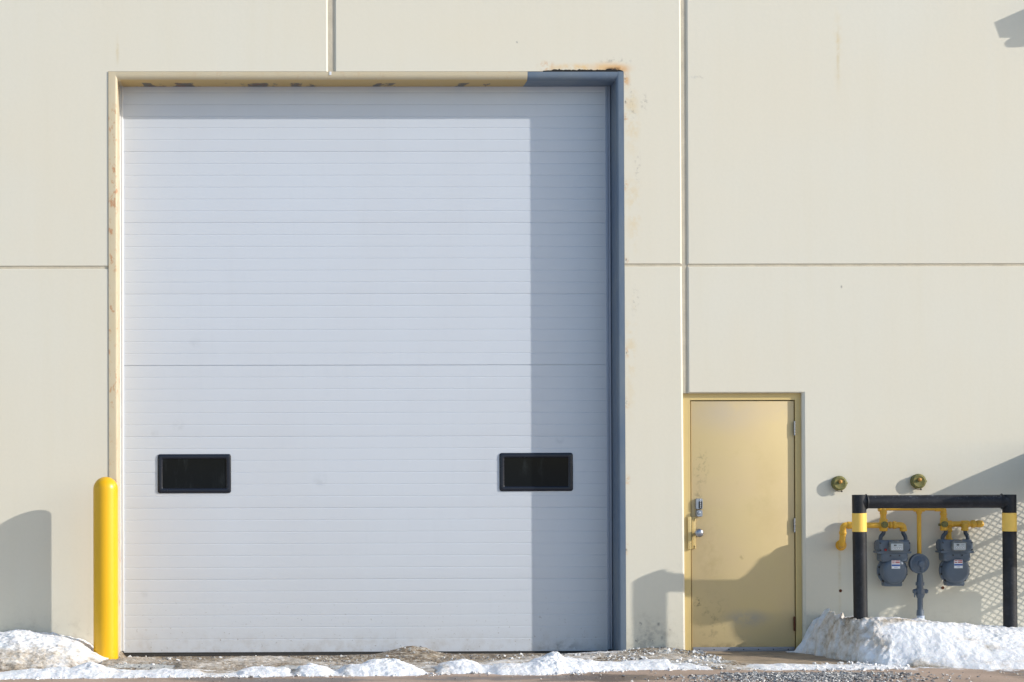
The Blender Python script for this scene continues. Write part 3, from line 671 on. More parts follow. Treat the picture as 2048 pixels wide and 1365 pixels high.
# right heap
RH = [(1586, 1309, .02, .10), (1600, 1291, .04, .16), (1618, 1272, .12, .34), (1640, 1256, .28, .52), (1662, 1239, .42, .74), (1672, 1229, .46, .80), (1679, 1223, .50, .86), (1685, 1236, .54, .90), (1704, 1239, .68, 1.05), (1740, 1236, .76, 1.22), (1800, 1237, .8, 1.34), (1850, 1240, .8, 1.42), (1910, 1248, .8, 1.50), (1950, 1252, .8, 1.52), (2010, 1254, .8, 1.54), (2048, 1258, .8, 1.55), (2200, 1262, .8, 1.6), (2300, 1270, .8, 1.6)]
snow_piece('snow_bank', RH, .95, 90, .019, PXW(1570), 5.1, bl([(1850, 1.08, .16, .08, .36), (1735, .84, .2, .05, .36), (1885, 1.2, .10, .06, .36), (1700, 1.35, .3, .1, .45), (1640, .8, .25, .4, .12), (1690, 1.05, .08, .1, .3), (1640, 1.35, .5, .12, .45), (1950, 1.42, .6, .05, .2), (1670, .62, .08, .06, .5), (1630, .3, .25, .35, .30), (1665, .7, .18, .3, .26), (1715, .70, .10, .05, .4), (1790, .80, .25, .04, .35), (1940, 1.2, .03, .03, .4), (1965, 1.3, .03, .03, .4)], .06), -1.68, -.004,
    tags=dict(label='large white snow bank beside the tan door, burying the feet of the black guard rail', category='snow bank'), back_h=.72, chunk=.55, power=1.25, rough_left=(PXW(1705), 3.0))
# ridge left by the plough, along the whole front
RDB = lambda px: np.interp(px, [-200, 0, 127, 260, 500, 700, 845, 866, 960, 1000, 1080, 1150, 1300, 1400, 1560, 1700, 1808, 1960, 2050, 2250], [1364, 1361, 1358.7, 1356.5, 1355.5, 1353.5, 1352.5, 1349, 1348, 1351, 1350.5, 1345, 1340, 1341, 1342, 1342, 1340.5, 1343.5, 1344, 1345])
RDT = [(-200, 1348), (0, 1345), (30, 1343), (60, 1339), (98, 1334.5), (128, 1332.5), (138, 1336), (150, 1333), (165, 1327.5), (178, 1325), (200, 1329), (215, 1334.5), (235, 1341), (243, 1339.5), (275, 1340), (300, 1341), (322, 1338), (350, 1338.5), (395, 1340), (412, 1344), (478, 1345), (490, 1337), (500, 1334), (520, 1333.5), (572, 1336), (582, 1346), (590, 1345), (603, 1329), (620, 1326), (645, 1331), (672, 1343), (683, 1343), (694, 1329), (722, 1326), (748, 1319), (782, 1316), (808, 1320), (830, 1332), (848, 1345),
      (868, 1343), (885, 1328), (905, 1322), (922, 1318), (945, 1322), (962, 1331), (985, 1331), (1005, 1326), (1040, 1327), (1062, 1324), (1080, 1316), (1098, 1307), (1110, 1306), (1128, 1314), (1160, 1317), (1200, 1322), (1240, 1325), (1280, 1321), (1318, 1318.5), (1338, 1322), (1350, 1332), (1380, 1328), (1405, 1331), (1432, 1338), (1446, 1338), (1470, 1334), (1500, 1334), (1520, 1329), (1545, 1331), (1570, 1327), (1600, 1330), (1640, 1331), (1700, 1331), (1800, 1333), (1900, 1337), (2050, 1338), (2250, 1338)]
RD = [(a, b, base_p(a, RDB(a))-np.interp(RDB(a)-b, [4, 12, 35, 45], [.16, .26, .42, .5]), base_p(a, RDB(a))) for a, b in RDT]
snow_piece('snow_ridge', RD, .28, 140, .027, -5.1, 5.1, bl([(400, 1.6, .6, .08, .25), (540, 1.7, .1, .3, .1), (970, 1.5, .15, .2, .25), (1400, 1.4, .3, .2, .2), (240, 1.7, .3, .1, .2), (445, 1.5, .16, .3, .35), (586, 1.6, .05, .3, .35), (678, 1.6, .05, .3, .35), (855, 1.5, .07, .3, .35)], .03), -2.15, -1.0,
    tags=dict(kind='stuff', label='low ridge of white snow along the pavement edge', category='snow'), chunk=.9, power=1.7, ragged=.55)
# thin icy crusts lying on the mud
CR = [(225, 1322, .8, 1.1), (262, 1316, .6, .9), (300, 1318, .6, .9), (340, 1325, .8, 1.0), (360, 1324, 1.0, 1.4), (430, 1323, 1.0, 1.5), (475, 1316, .6, 1.5), (520, 1315, .6, 1.3), (560, 1317, .6, 1.2), (600, 1320, .8, 1.2), (640, 1327, 1.0, 1.3), (700, 1330, 1., 1.2), (860, 1330, 1.1, 1.6), (900, 1332, 1.3, 1.6), (1180, 1310, .3, .6), (1260, 1303, .2, .6), (1300, 1301, .2, .9), (1350, 1306, .3, 1.1), (1385, 1314, .6, 1.3), (1440, 1334, 1.3, 1.5)]
snow_piece('snow_crust', CR, .35, 200, .034, PXW(220), PXW(1450), bl([(400, 1.1, 2, 1, .16), (1300, .5, .5, .5, .12)], .38), -1.6, .1,
    tags=dict(kind='stuff', label='thin dirty icy snow crust in front of the overhead door', category='snow'), chunk=1.2)

# ------------------------------------------------------------------ gravel
def stones(name, n, sampler, smin, smax, label, mat=M_STONE, seed=5, zadd=0.0):
    rng = random.Random(seed); vs = []; fs = []
    base = [(-1, -1, -.6), (1, -1, -.7), (1.1, .9, -.6), (-.9, 1, -.7), (-.7, -.8, .6), (.8, -.6, .7), (.6, .8, .5), (-.8, .6, .8)]
    bf = [(0, 3, 2, 1), (4, 5, 6, 7), (0, 1, 5, 4), (1, 2, 6, 5), (2, 3, 7, 6), (3, 0, 4, 7)]
    for i in range(n):
        x, y = sampler(rng); s_ = smin*(smax/smin)**(rng.random()**1.8)/2
        rot = Matrix.Rotation(rng.random()*6.28, 3, 'Z') @ Matrix.Rotation(rng.uniform(-.9, .9), 3, 'X') @ Matrix.Rotation(rng.uniform(-.9, .9), 3, 'Y')
        z = float(gz(np.array([[x]]), np.array([[y]]))[0, 0])+s_*.35+zadd; o = len(vs)
        k = (rng.uniform(.7, 1.3), rng.uniform(.6, 1.1), rng.uniform(.45, .9))
        for b in base:
            v_ = rot @ Vector([b[j]*k[j]*s_*rng.uniform(.75, 1.2)*.8 for j in range(3)]); vs.append((x+v_.x, y+v_.y, z+v_.z))
        fs += [tuple(j+o for j in f) for f in bf]
    me = bpy.data.meshes.new(name); me.from_pydata(vs, [], fs); me.materials.append(mat)
    o = bpy.data.objects.new(name, me); COL.objects.link(o); o['kind'] = 'stuff'; o['label'] = label; o['category'] = 'gravel'
def g_main(r):
    while True:
        px = r.gauss(1480, 95); p = 1.72+abs(r.gauss(0, .42))
        if px < 1350 and p < 1.85: continue
        if p < 3.2: return PXW(px), -p
def g_mud(r):
    while True:
        px = r.uniform(235, 1400) if r.random() < .75 else r.uniform(1150, 1380); p = r.uniform(-.15, 1.3)
        if p < 0 and not (240 < px < 1215): continue
        return PXW(px), -p
def g_crumb(r):
    u = r.random()
    if u < .35: px = r.uniform(-20, 1700); return PXW(px), -(base_p(px, float(RDB(px)))-abs(r.gauss(0, .12))+.03)
    if u < .6: return PXW(r.gauss(1680, 45)), -r.uniform(.95, 1.3)
    if u < .8: return PXW(r.uniform(225, 1400)), -r.uniform(.1, 1.4)
    return PXW(r.uniform(1180, 1420)), -r.uniform(.05, 1.2)
stones('snow_crumbs', 1500, g_crumb, .010, .045, 'crumbs of icy snow scattered along the ridge and the mud', M_SNOWC, 11)
def g_pave(r): return PXW(r.uniform(-50, 2150)), -r.uniform(1.6, 3.0)
stones('gravel', 3600, g_main, .012, .034, 'loose grey gravel spilled on the pavement in front of the tan door')
stones('mud_pebbles', 1900, g_mud, .008, .026, 'small stones frozen into the mud along the wall')
stones('grit', 420, g_pave, .006, .020, 'scattered grit on the brown pavement')

# ------------------------------------------------------------------ bollard
BP = .31
b0 = W(211.8, 1315, -BP); b1 = W(211.8, 954, -BP); br = (W(236.8, 1100, -BP).x-W(187.3, 1100, -BP).x)/2
bo = thing('bollard', (b0.x, -BP, 0), 'tall glossy yellow dome topped bollard at the left side of the overhead door', 'bollard')
prof = [(-.2, br), (0, br), (.5, br), (b1.z-br*1.0, br)]+[(b1.z-br+br*math.sin(t), br*math.cos(t)) for t in np.linspace(.1, math.pi/2, 12)]
mb = MB(); mb.lathe((b0.x, -BP, 0), (0, 0, 1), prof, 64, cap=False); mb.build('sleeve', M_YBOL, bo, smooth=50)

# ------------------------------------------------------------------ guard rail
GP = .66
gr = thing('pipe_guard_rail', (W(1860, 1200, -GP).x, -GP, 0), 'black steel pipe guard rail with yellow bands standing in snow around the gas meters', 'guard rail')
def post(xt, xb, yt, yb0, yb1, w):
    t = W(xt, yt, -GP); bq = W(xb, 1260, -GP); r = (W(xt+w/2, yt, -GP).x-W(xt-w/2, yt, -GP).x)/2
    d = (t-bq).normalized(); foot = bq-d*(bq.z+.2)/d.z; L = (t-foot).length
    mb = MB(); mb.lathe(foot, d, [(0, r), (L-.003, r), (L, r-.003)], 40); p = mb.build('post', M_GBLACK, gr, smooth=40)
    z0, z1 = W(xt, yb1, -GP-r).z, W(xt, yb0, -GP-r).z
    mb = MB(); mb.lathe(foot, d, [((z0-foot.z)/d.z, r+.0015), ((z1-foot.z)/d.z, r+.0015)], 40, cap=False); mb.build('yellow_band', M_YTAPE, p)
    return t, r
tl, rl = post(1718, 1721.6, 990, 1027, 1064.3, 27.6)
trr, rr_ = post(2018.5, 2020.6, 989.5, 1026.5, 1063.3, 27.4)
a, b = W(1722, 1004.2, -GP), W(2014, 1003.0, -GP); rb = (W(1800, 991, -GP).z-W(1800, 1017.7, -GP).z)/2
mb = MB(); mb.cyl(a, b, rb, 40)
for (q, sgn) in ((a+Vector((rl-.016, 0, 0)), 1), (b-Vector((rl-.012, 0, 0)), -1)): mb.lathe(q, (sgn, 0, 0), [(0, rb+.010), (.012, rb+.001)], 32, cap=False)
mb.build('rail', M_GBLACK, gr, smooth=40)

# ------------------------------------------------------------------ wall caps (brass)
def wall_cap(px, py, label):
    c = W(px, py, -.05); o = thing('brass_wall_cap', (c.x, 0, c.z), label, 'pipe cap', 'brass caps on the wall')
    mb = MB(); mb.lathe((c.x, 0, c.z), (0, -1, 0), [(-.02, .060), (.010, .060), (.014, .0585), (.030, .0585), (.031, .0625), (.046, .0625), (.052, .0585), (.056, .046), (.0545, .043), (.0545, .0)], 40)
    mb.build('cap_body', M_BRASS, o, smooth=40)
    for sx in (-1, 1): mb = MB(); mb.box((c.x+sx*.058, -.046, c.z-.009), (c.x+sx*.069, -.030, c.z+.009)); mb.build('lug', M_BRASS, o, bevel=.003)
    mb = MB(); mb.lathe((c.x+.004, -.053, c.z+.014), (0, -1, 0), [(0, .016), (.010, .0155), (.018, .012), (.021, .0)], 20); mb.build('centre_nub', M_BRASS2, o, smooth=60)
    mb = MB(); mb.tube([(c.x-.02, -.008, c.z-.064), (c.x, -.02, c.z-.071), (c.x+.022, -.03, c.z-.068)], .0022, 8); mb.lathe((c.x+.022, -.024, c.z-.068), (0, -1, 0), [(0, .007), (.010, .007)], 12); mb.build('chain', M_DARK, o)
    return o
wc = wall_cap(1679.5, 967, 'round brass cap on the wall nearer the tan door')
c1 = W(1838, 963, -.05); wc2 = copy_tree(wc); wc2.location = (c1.x, 0, c1.z); wc2['label'] = 'round brass cap on the wall directly above the guard rail'
for (px, py, lab) in ((1681, 1182, 'tiny rusty wall anchor left of the guard rail post'), (1885.5, 1176, 'tiny rusty wall anchor under the right gas meter')):
    c = W(px, py); mb = MB(); mb.lathe((c.x, .01, c.z), (0, -1, 0), [(0, .014), (.012, .013), (.016, .009), (.014, .005), (.010, .0)], 14)
    o = mb.build('wall_anchor', M_RUST, None, loc=(c.x, 0, c.z)); o['label'] = lab; o['category'] = 'anchor'; o['group'] = 'rusty wall anchors'

# ------------------------------------------------------------------ gas meters
PY = -.15            # plane of the pipework
def P(px, py, y=PY): return W(px, py, y)
def gas_meter(label):
    o = thing('gas_meter', P(1785.5, 1141), label, 'gas meter', 'gas meters behind the guard rail')
    c = P(1785.5, 1142); u = (P(1886, 1142)-P(1786, 1142)).x/100
    mb = MB()      # round lower case, two flanged halves
    R = 30*u
    mb.lathe((c.x, -.06, c.z), (0, -1, 0), [(0, R*.72), (.035, R*.86), (.055, R*.88), (.056, R), (.085, R), (.086, R*.9), (.12, R*.88), (.150, R*.80), (.162, R*.70), (.165, R*.60), (.166, 0)], 48)
    # foot
    fx = 17.5*u; mb.rings([rrect(c.x-fx, c.z-31*u, c.x+fx, c.z-18*u, .012, y) for y in (-.075, -.165)], cap0=True)
    body = mb.build('lower_case', M_GPIPE, o, smooth=38, bevel=0)
    mb = MB()
    for k in range(12):
        t = math.radians(15+30*k); MB().lathe((c.x+R*.945*math.cos(t), -.15, c.z+R*.945*math.sin(t)), (0, -1, 0), [(-.012, .0085), (.004, .0085)], 6).build('flange_bolt', M_BTN, body)
    mb = MB()      # upper case with its two shoulders
    z0, z1, z2, z3 = P(0, 1124).z, P(0, 1110).z, P(0, 1107).z, P(0, 1088).z
    for (xa, xb, za, zb, ya, yb, r) in ((-26.5, 26.5, P(0, 1130).z, z1, -.075, -.20, .024), (-31.5, 31.5, z1, P(0, 1086.5).z, -.07, -.205, .030)):
        mb.rings([rrect(c.x+xa*u, za, c.x+xb*u, zb, r, ya), rrect(c.x+xa*u, za, c.x+xb*u, zb, r, yb), rrect(c.x+xa*u+.012, za+.010, c.x+xb*u-.012, zb-.010, r, yb-.012)], cap0=True)
    for (sx, w_) in ((-24.5, 9.5), (24.5, 9.5)):   # inlet and outlet bosses
        xx = c.x+sx*u; mb.lathe((xx, PY, P(0, 1108).z), (0, 0, 1), [(0, .036), (.075, .037), (.092, .034)], 24)
    mb.rings([rrect(c.x-33*u, P(0, 1113).z, c.x+33*u, P(0, 1108.5).z, .006, y) for y in (-.07, -.212)], cap0=True)
    up = mb.build('upper_case', M_GPIPE, o, smooth=38)
    mb = MB()
    for (sx, zz) in ((-29, 1092), (-29, 1106), (29, 1092), (29, 1106), (-9, 1117), (9, 1117)): MB().lathe((c.x+sx*u, -.205, P(0, zz).z), (0, -1, 0), [(0, .007), (.012, .007)], 6).build('case_screw', M_BTN, up)
    mb = MB()      # index box
    xa, xb, za, zb = c.x-13.5*u, c.x+14.5*u, P(0, 1109, -.25).z, P(0, 1089, -.25).z
    mb.rings([rrect(xa, za, xb, zb, .02, -.20), rrect(xa, za, xb, zb, .02, -.255), rrect(xa+.008, za+.008, xb-.008, zb-.008, .014, -.262)], cap0=True)
    mb.lathe(((xa+xb)/2, -.235, zb-.012), (0, 0, 1), [(0, .035), (.014, .031), (.020, .018), (.022, 0)], 24)
    ib = mb.build('index_box', M_IDX, o, smooth=40)
    mb = MB(); xa, xb, za, zb = xa+.009, xb-.009, za+.010, P(0, 1093.5, -.262).z
    mb.cur = 0; mb.rings([rrect(xa, za, xb, zb, .006, y) for y in (-.255, -.2645)])
    mb.cur = 1; wd = xb-xa
    for k in range(4):
        cx_ = xa+wd*(.22+.19*k); cz_ = za+(zb-za)*.30
        mb.lathe((cx_, -.264, cz_), (0, -1, 0), [(0, .0075), (.0009, .0075)], 14)
    for (f0, f1) in ((.24, .33), (.36, .44)): mb.box((xa+wd*f0, -.2652, za+(zb-za)*.62), (xa+wd*f1, -.264, za+(zb-za)*.84))
    mb.box((xa+wd*.62, -.2652, za+(zb-za)*.72), (xa+wd*.86, -.264, za+(zb-za)*.76))
    mb.cur = 2
    for k in range(4):
        cx_ = xa+wd*(.22+.19*k); cz_ = za+(zb-za)*.30
        mb.lathe((cx_, -.2648, cz_), (0, -1, 0), [(0, .0058), (.0008, .0058)], 14)
        t = .7+k*1.3; mb.bar((cx_, -.2662, cz_), (cx_+.0058*math.cos(t), -.2662, cz_+.0058*math.sin(t)), .0015, .0008)
    mb.build('index_plate', [M_IDXP, M_BTN, M_WHITEP], ib, smooth=30)
    sk = MB()      # printed sticker
    a_, b_ = c.x-8*u, c.x+9*u; zt_, zb_ = P(0, 1127, -.23).z, P(0, 1144, -.23).z; hh = zt_-zb_; yy = -.2265
    sk.cur = 0; sk.box((a_, yy-.0015, zb_), (b_, yy, zt_))
    sk.cur = 1
    for (f0, f1, g0, g1) in ((.04, .40, .86, .96), (.46, .96, .86, .96), (.06, .36, .64, .74), (.44, .96, .64, .78)): sk.box((a_+(b_-a_)*f0, yy-.0022, zb_+hh*g0), (a_+(b_-a_)*f1, yy-.0014, zb_+hh*g1))
    sk.cur = 2; sk.box((a_+.001, yy-.0022, zb_+hh*.30), (b_-.001, yy-.0014, zb_+hh*.50)); sk.box((a_+(b_-a_)*.3, yy-.0022, zb_+hh*.14), (a_+(b_-a_)*.7, yy-.0014, zb_+hh*.18))
    sk.build('sticker', [M_WHITEP, M_STK_R, M_STK_B], o, smooth=0)
    for (tx, cx2) in ((1767, 1760.8), (1806.5, 1811)):   # bent swivels with collars
        mb = MB(); mb.tube([P(tx, 1060), P(tx+(.6 if tx < 1780 else -.6), 1067), P(cx2, 1073.5), P(cx2, 1086)], .0168, 20, .028); sw = mb.build('swivel_pipe', M_GDARK, o, smooth=50)
        q = P(cx2, 1087); mb = MB(); mb.lathe((q.x, PY, q.z-.004), (0, 0, 1), [(0, .031), (.004, .031), (.005, .0285), (.011, .0285), (.012, .033), (.027, .033), (.030, .028)], 8); mb.build('collar_nut', M_GDARK, sw, smooth=20)
    return o
m1 = gas_meter('left grey blue gas meter behind the guard rail, with a red seal')
q = P(1771, 1100, -.22)
m2 = copy_tree(m1); dd = P(1910, 1140)-P(1785.5, 1141); m2.location = m1.location+dd
m2['label'] = 'right grey blue gas meter behind the guard rail, without a red seal'
mb = MB(); mb.lathe((q.x, -.215, q.z), (0, -1, 0), [(0, .010), (.014, .010), (.018, .006)], 14); mb.build('red_seal', M_RED, m1)

# ---- regulator and riser
rg = thing('gas_regulator', (P(1840, 1128).x, PY, 0), 'grey blue disc shaped gas regulator on its riser between the two meters', 'gas regulator')
c = P(1841.5, 1128, -.22)
mb = MB(); mb.lathe((c.x, -.10, c.z), (0, -1, 0), [(0, .03), (.02, .055), (.05, .072), (.052, .083), (.088, .083), (.092, .080), (.093, .072), (.090, .066), (.100, .045), (.112, .034), (.113, 0)], 40)
mb.build('diaphragm_case', M_GPIPE, rg, smooth=40)
mb = MB(); mb.lathe((c.x+.006, -.20, c.z), (0, -1, 0), [(0, .028), (.030, .026), (.034, .020), (.034, 0)], 20); mb.tube([(c.x+.012, -.212, c.z-.004), (c.x+.014, -.212, c.z-.06)], .014, 14); mb.build('vent_cap', M_GPIPE, rg, smooth=40)
mb = MB(); x_ = P(1840, 1160).x
def seg(y0, y1, w0, w1=None, n=24):
    w1 = w1 or w0; a_, b_ = P(1840, y1), P(1840, y0); mb.lathe((x_, PY, a_.z), (0, 0, 1), [(0, w1/2/237*.99), (b_.z-a_.z, w0/2/237*.99)], n)
seg(1140, 1150.5, 10); seg(1150, 1165, 11, 14); seg(1165, 1171.5, 18, 18, 8); seg(1171.5, 1178.5, 13, 14)
mb.build('riser_neck', M_GPIPE, rg, smooth=35)
mb = MB(); seg(1196, 1222, 11); mb.build('riser_pipe', M_GPIPE, rg, smooth=35)
mb = MB(); seg(1178, 1189, 20, 20, 8); seg(1188.5, 1197, 20, 12)
a_, b_ = P(1826, 1183), P(1856, 1183); mb.lathe(a_, b_-a_, [(0, .016), (.012, .02), ((b_-a_).length-.012, .02), ((b_-a_).length, .013)], 8)
mb.tube([P(1829, 1184, -.18), P(1829.5, 1195, -.18)], .006, 8); mb.build('shutoff_valve', M_GPIPE, rg, smooth=25)
mb = MB(); mb = MB(); seg(1220, 1231.5, 13, 15, 16); mb.build('reducer', M_GPIPE, rg, smooth=35)
mb = MB(); a_ = P(1841, 1240); b_ = P(1841, 1231.5); mb.cyl((x_+.004, PY, 0.0), (x_+.004, PY, b_.z), .031, 20); mb.build('pipe_sleeve', M_SLEEVE, rg, smooth=40)

# ---- yellow pipework
yp = thing('yellow_gas_pipework', (P(1838, 1050).x, PY, P(1838, 1050).z), 'yellow painted gas pipes and elbows linking the two meters to the wall', 'pipework')
T = lambda pts, r, bend=.03, y=PY: MB().tube([P(*p, y) if len(p) == 2 else P(*p) for p in pts], r, 20, bend)
k_ = .99/237
def pipe(pts, d, bend=.03, name='pipe'): return T(pts, d/2*k_, bend).build(name, M_YPIPE, yp, smooth=50)
def fitting(a, b, d, name='coupling', n=24, mat=None):
    a_, b_ = P(*a), P(*b); L = (b_-a_).length; r = d/2*k_; e = min(.006, L*.2)
    return MB().lathe(a_, b_-a_, [(0, r*.9), (e*.4, r), (e, r*1.04), (L-e, r*1.04), (L-e*.4, r), (L, r*.9)], n).build(name, mat or M_YPIPE, yp, smooth=40)
pipe([(1765.5, 1017.6), (1887, 1017.6)], 8.6)                               # thin header behind the rail
pipe([(1838, 1018), (1838.6, 1114)], 8.8)                                 # drop to the regulator
fitting((1827, 1017.6), (1849, 1017.6), 12.5, 'tee'); fitting((1838, 1012), (1838, 1028), 11.5, 'tee')
fitting((1869, 1017.6), (1876, 1017.6), 11)
pipe([(1772, 1017.6, PY), (1766.5, 1017.6, PY), (1766.5, 1040, PY)], 12, .02, 'elbow'); fitting((1756.5, 1018), (1763, 1018), 11); fitting((1766.5, 1017), (1766.5, 1029.5), 13.5)
fitting((1767, 1038.0), (1767, 1062.8), 15.6, 'valve_body', 12)
q = P(1768.8, 1050, PY-.03); MB().lathe((q.x, PY-.02, q.z), (0, -1, 0), [(0, .028), (.028, .028), (.034, .021), (.036, 0)], 16).build('valve_face', M_BRASS, yp, smooth=35)
pipe([(1690, 1051), (1770, 1051)], 11.5); fitting((1758, 1051), (1764, 1051), 14)
fitting((1704, 1051), (1694, 1051), 14.2); pipe([(1700, 1051, PY), (1686, 1051, PY), (1685.5, 1072, PY)], 12.5, .06, 'elbow'); fitting((1685.5, 1063), (1685.5, 1069.5), 14)
T([(1685.5, 1068, PY), (1684.5, 1090.5, PY), (1683.5, 1091, -.03)], 12.5/2*k_, .045).build('elbow', M_YPIPE, yp, smooth=50)
q = W(1683, 1091, -.02); MB().lathe((q.x, .0, q.z), (0, -1, 0), [(0, .046), (.008, .046), (.010, .034), (.05, .034)], 24).build('wall_flange', M_YPIPE, yp, smooth=35)
pipe([(1774, 1050.5), (1800, 1050.5)], 11); fitting((1778, 1050.5), (1783, 1050.5), 14); fitting((1785, 1050.5), (1793, 1050.5), 15, 'union', 8)
pipe([(1793, 1050.5, PY), (1806.8, 1051, PY), (1806.8, 1063, PY)], 12.5, .03, 'elbow'); fitting((1806.6, 1057), (1806.6, 1063), 14)
pipe([(1872, 1017.6, PY), (1887, 1017.6, PY), (1887.3, 1040, PY)], 12, .02, 'elbow'); fitting((1887, 1026), (1887, 1031), 13.5)
fitting((1887.6, 1036), (1887.8, 1061.6), 14.2, 'valve_body', 12); q = P(1889, 1049, PY-.03); MB().lathe((q.x, PY-.02, q.z), (0, -1, 0), [(0, .026), (.028, .026), (.034, .019), (.036, 0)], 16).build('valve_face', M_BRASS, yp, smooth=35)
q = P(1880, 1050, PY); MB().cyl((q.x-.012, PY, q.z), (q.x+.02, PY, q.z), .011, 12).build('valve_stem', M_BRASS, yp)
YB = -.095
T([(1897.5, 1084, YB), (1897, 1048.5, YB), (1930, 1048.5, YB)], 11.5/2*k_, .05).build('pipe', M_YPIPE, yp, smooth=50)
for (a_, b_, d) in (((1891.5, 1048.5, YB), (1904, 1048.5, YB), 14), ((1897.4, 1058, YB), (1897.4, 1064, YB), 14), ((1897.5, 1077, YB), (1897.5, 1083.5, YB), 15)): fitting(a_, b_, d)
T([(1930, 1048.5, YB), (1962, 1048.5, YB)], 11.5/2*k_).build('pipe', M_YPIPE, yp, smooth=50)
fitting((1922, 1048.5, YB), (1938, 1048.5, YB), 14, 'tee'); T([(1929, 1049, YB), (1929.5, 1054, PY), (1929.8, 1061.5, PY)], 13/2*k_, .03).build('elbow', M_YPIPE, yp, smooth=50); fitting((1929.6, 1056.5), (1929.6, 1062), 14)
fitting((1942, 1048.5, YB), (1951, 1048.3, YB), 15, 'union', 8)
q0, q1 = P(1953, 1048.3, YB), P(1968, 1048.3, YB); L = (q1-q0).length
MB().lathe(q0, q1-q0, [(0, .028), (.004, .030), (L-.028, .030), (L-.012, .025), (L-.003, .014), (L, 0)], 24).build('end_cap', M_YPIPE, yp, smooth=50)

# ------------------------------------------------------------------ unseen wall light, added with a guessed shape to cast the upper right shadow
def sh(px, py, t, Y=0.0): return W(px, py, Y)+Vector((2.4, -1, SZ))*t
t = .24
A, B = sh(1988, 45, t), sh(1999, 76, t)
lt = thing('shadow_wall_light', (A.x+.25, 0, A.z), 'unseen grey box shaped light, added to cast the shadow high on the right wall', 'wall light')
mb = MB(); xr = A.x+.46
mb.rings([[Vector((A.x, -t, A.z)), Vector((xr, -t, A.z)), Vector((xr, -t, B.z)), Vector((A.x+.045, -t, B.z))], [Vector((A.x, -.02, A.z)), Vector((xr, -.02, A.z)), Vector((xr, -.02, B.z-.06)), Vector((A.x+.045, -.02, B.z-.06))]], cap0=True)
mb.box((A.x+.12, -.02, B.z-.05), (xr-.12, 0, A.z-.01)); mb.build('housing', M_GALV, lt)
mb = MB(); cxx = (A.x+xr)/2+.055; mb.lathe((cxx, -t+.10, B.z+.005), (0, 0, -1), [(0, .17), (.02, .165), (.05, .135), (.07, .09), (.078, 0)], 32); mb.build('lens', M_SLEEVE, lt, smooth=60)

# ------------------------------------------------------------------ made-up mesh screen, unseen right of the frame, cut to cast the latticed shadow
X0 = W(2112, 1150, 0).x
def fp(px, py):
    q = W(px, py, 0); tt = (X0-q.x)/2.4; return Vector((X0, -tt, q.z+SZ*tt))
sc_ = thing('shadow_screen', (X0, -.3, 1.6), 'unseen added shadow caster, mesh screen with green tarp bracketed to the wall right of the gas meters', 'screen')
outer = [(2100, 886), (2048, 907.5), (1940, 954), (1872, 985), (1830, 1002), (1804, 1015), (1770, 1031), (1733, 1046), (1700, 1057), (1682, 1060), (1661, 1060), (1634, 1067), (1610, 1077), (1594, 1087), (1579, 1093), (1565, 1099), (1552, 1104), (1546, 1115), (1535, 1127), (1526, 1137), (1506, 1149), (1490, 1160), (1425, 1175), (1417, 1200), (1414, 1235), (1440, 1240), (1480, 1233), (1497, 1231), (1502, 1256), (1514, 1270), (1540, 1276), (1525, 1292), (1525, 1308), (1600, 1300), (1640, 1262), (1700, 1258), (2100, 1262)]
hole1 = [(1740, 1236), (1752, 1228), (1768, 1220), (1783, 1212), (1795, 1198), (1799, 1184), (1797, 1168), (1800, 1140), (1822, 1118), (1843, 1099), (1873, 1086), (1902, 1057), (1935, 1045), (1968, 1034), (2005, 1019), (2098, 978), (2098, 1254), (1962, 1254), (1962, 1190), (1952, 1183), (1906, 1183), (1870, 1192), (1847, 1207), (1810, 1222), (1775, 1238)]
hole2 = [(1574, 1107), (1583, 1099), (1597, 1090), (1601, 1094), (1598, 1103), (1600, 1112), (1590, 1111), (1583, 1115)]
hole3 = [(1632, 1091), (1641, 1090), (1640, 1095), (1633, 1094)]
hole4 = [(1655, 1181), (1675, 1168), (1677, 1172), (1660, 1184)]
loops = [[fp(*p) for p in L] for L in (outer, hole1, hole2, hole3, hole4)]
flat2 = [[Vector((p.y, p.z, 0)) for p in L] for L in loops]
tri = tessellate_polygon(flat2); allp = [p for L in loops for p in L]
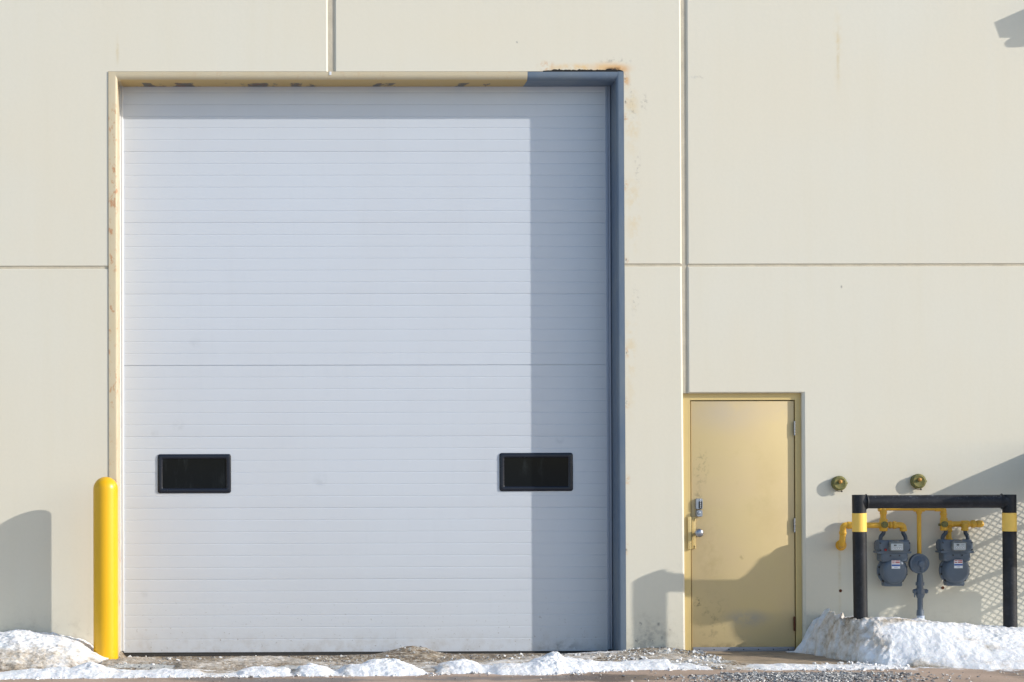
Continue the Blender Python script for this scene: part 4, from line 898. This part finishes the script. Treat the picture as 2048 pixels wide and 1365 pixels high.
mb = MB(); mb.add(allp, tri); mb.add([p+Vector((.004, 0, 0)) for p in allp], [t_[::-1] for t_ in tri]); mb.build('shadow_cutout', M_CUTOUT, sc_, smooth=0)  # added sheet, outline and holes shaped to the shade on the wall
mb = MB()
def wire(a, b, w_=.006, t_=.004): mb.bar(fp(*a), fp(*b), t_, w_, (1, 0, 0))
# clip lattice lines to the window polygon bounds (even-odd along each line)
def clipline(p0, p1, poly):
    ts = []
    for i in range(len(poly)):
        a_, b_ = poly[i], poly[(i+1) % len(poly)]; dx, dy = p1[0]-p0[0], p1[1]-p0[1]; ex, ey = b_[0]-a_[0], b_[1]-a_[1]; den = dx*ey-dy*ex
        if abs(den) < 1e-9: continue
        s_ = ((a_[0]-p0[0])*ey-(a_[1]-p0[1])*ex)/den; u_ = ((a_[0]-p0[0])*dy-(a_[1]-p0[1])*dx)/den
        if 0 <= u_ < 1: ts.append(s_)
    ts.sort(); return [((p0[0]+dx_*s0, p0[1]+dy_*s0), (p0[0]+dx_*s1, p0[1]+dy_*s1)) for (s0, s1) in zip(ts[::2], ts[1::2]) for dx_, dy_ in ((p1[0]-p0[0], p1[1]-p0[1]),)]
for k in range(-60, 80):
    for (dx, dy, stp) in ((100, 48, 9.8), (100, -125, 11.4)):
        L = math.hypot(dx, dy); ox, oy = 1900-dy/L*stp*k, 1130+dx/L*stp*k
        for (s0, s1) in clipline((ox-dx*5, oy-dy*5), (ox+dx*5, oy+dy*5), hole1): wire(s0, s1, .0052)
mb.build('wire_mesh', M_GALV, sc_, smooth=0)
mb = MB()
for (a_, b_, w_) in (((2098, 1030), (1795, 1165), .034), ((2098, 1106), (1800, 1222), .036), ((1935, 1066), (1843, 1108), .03), ((2098, 1166), (1962, 1228), .022)): mb.bar(fp(*a_), fp(*b_), .02, w_)
mb.bar(fp(2104, 900), fp(1660, 1085), .02, .025); mb.bar(fp(1690, 1110), fp(1540, 1150), .02, .02); mb.box((X0-.03, -.012, .2), (X0+.03, 0, 2.0))
mb.build('support_bar', M_GALV, sc_, smooth=0)
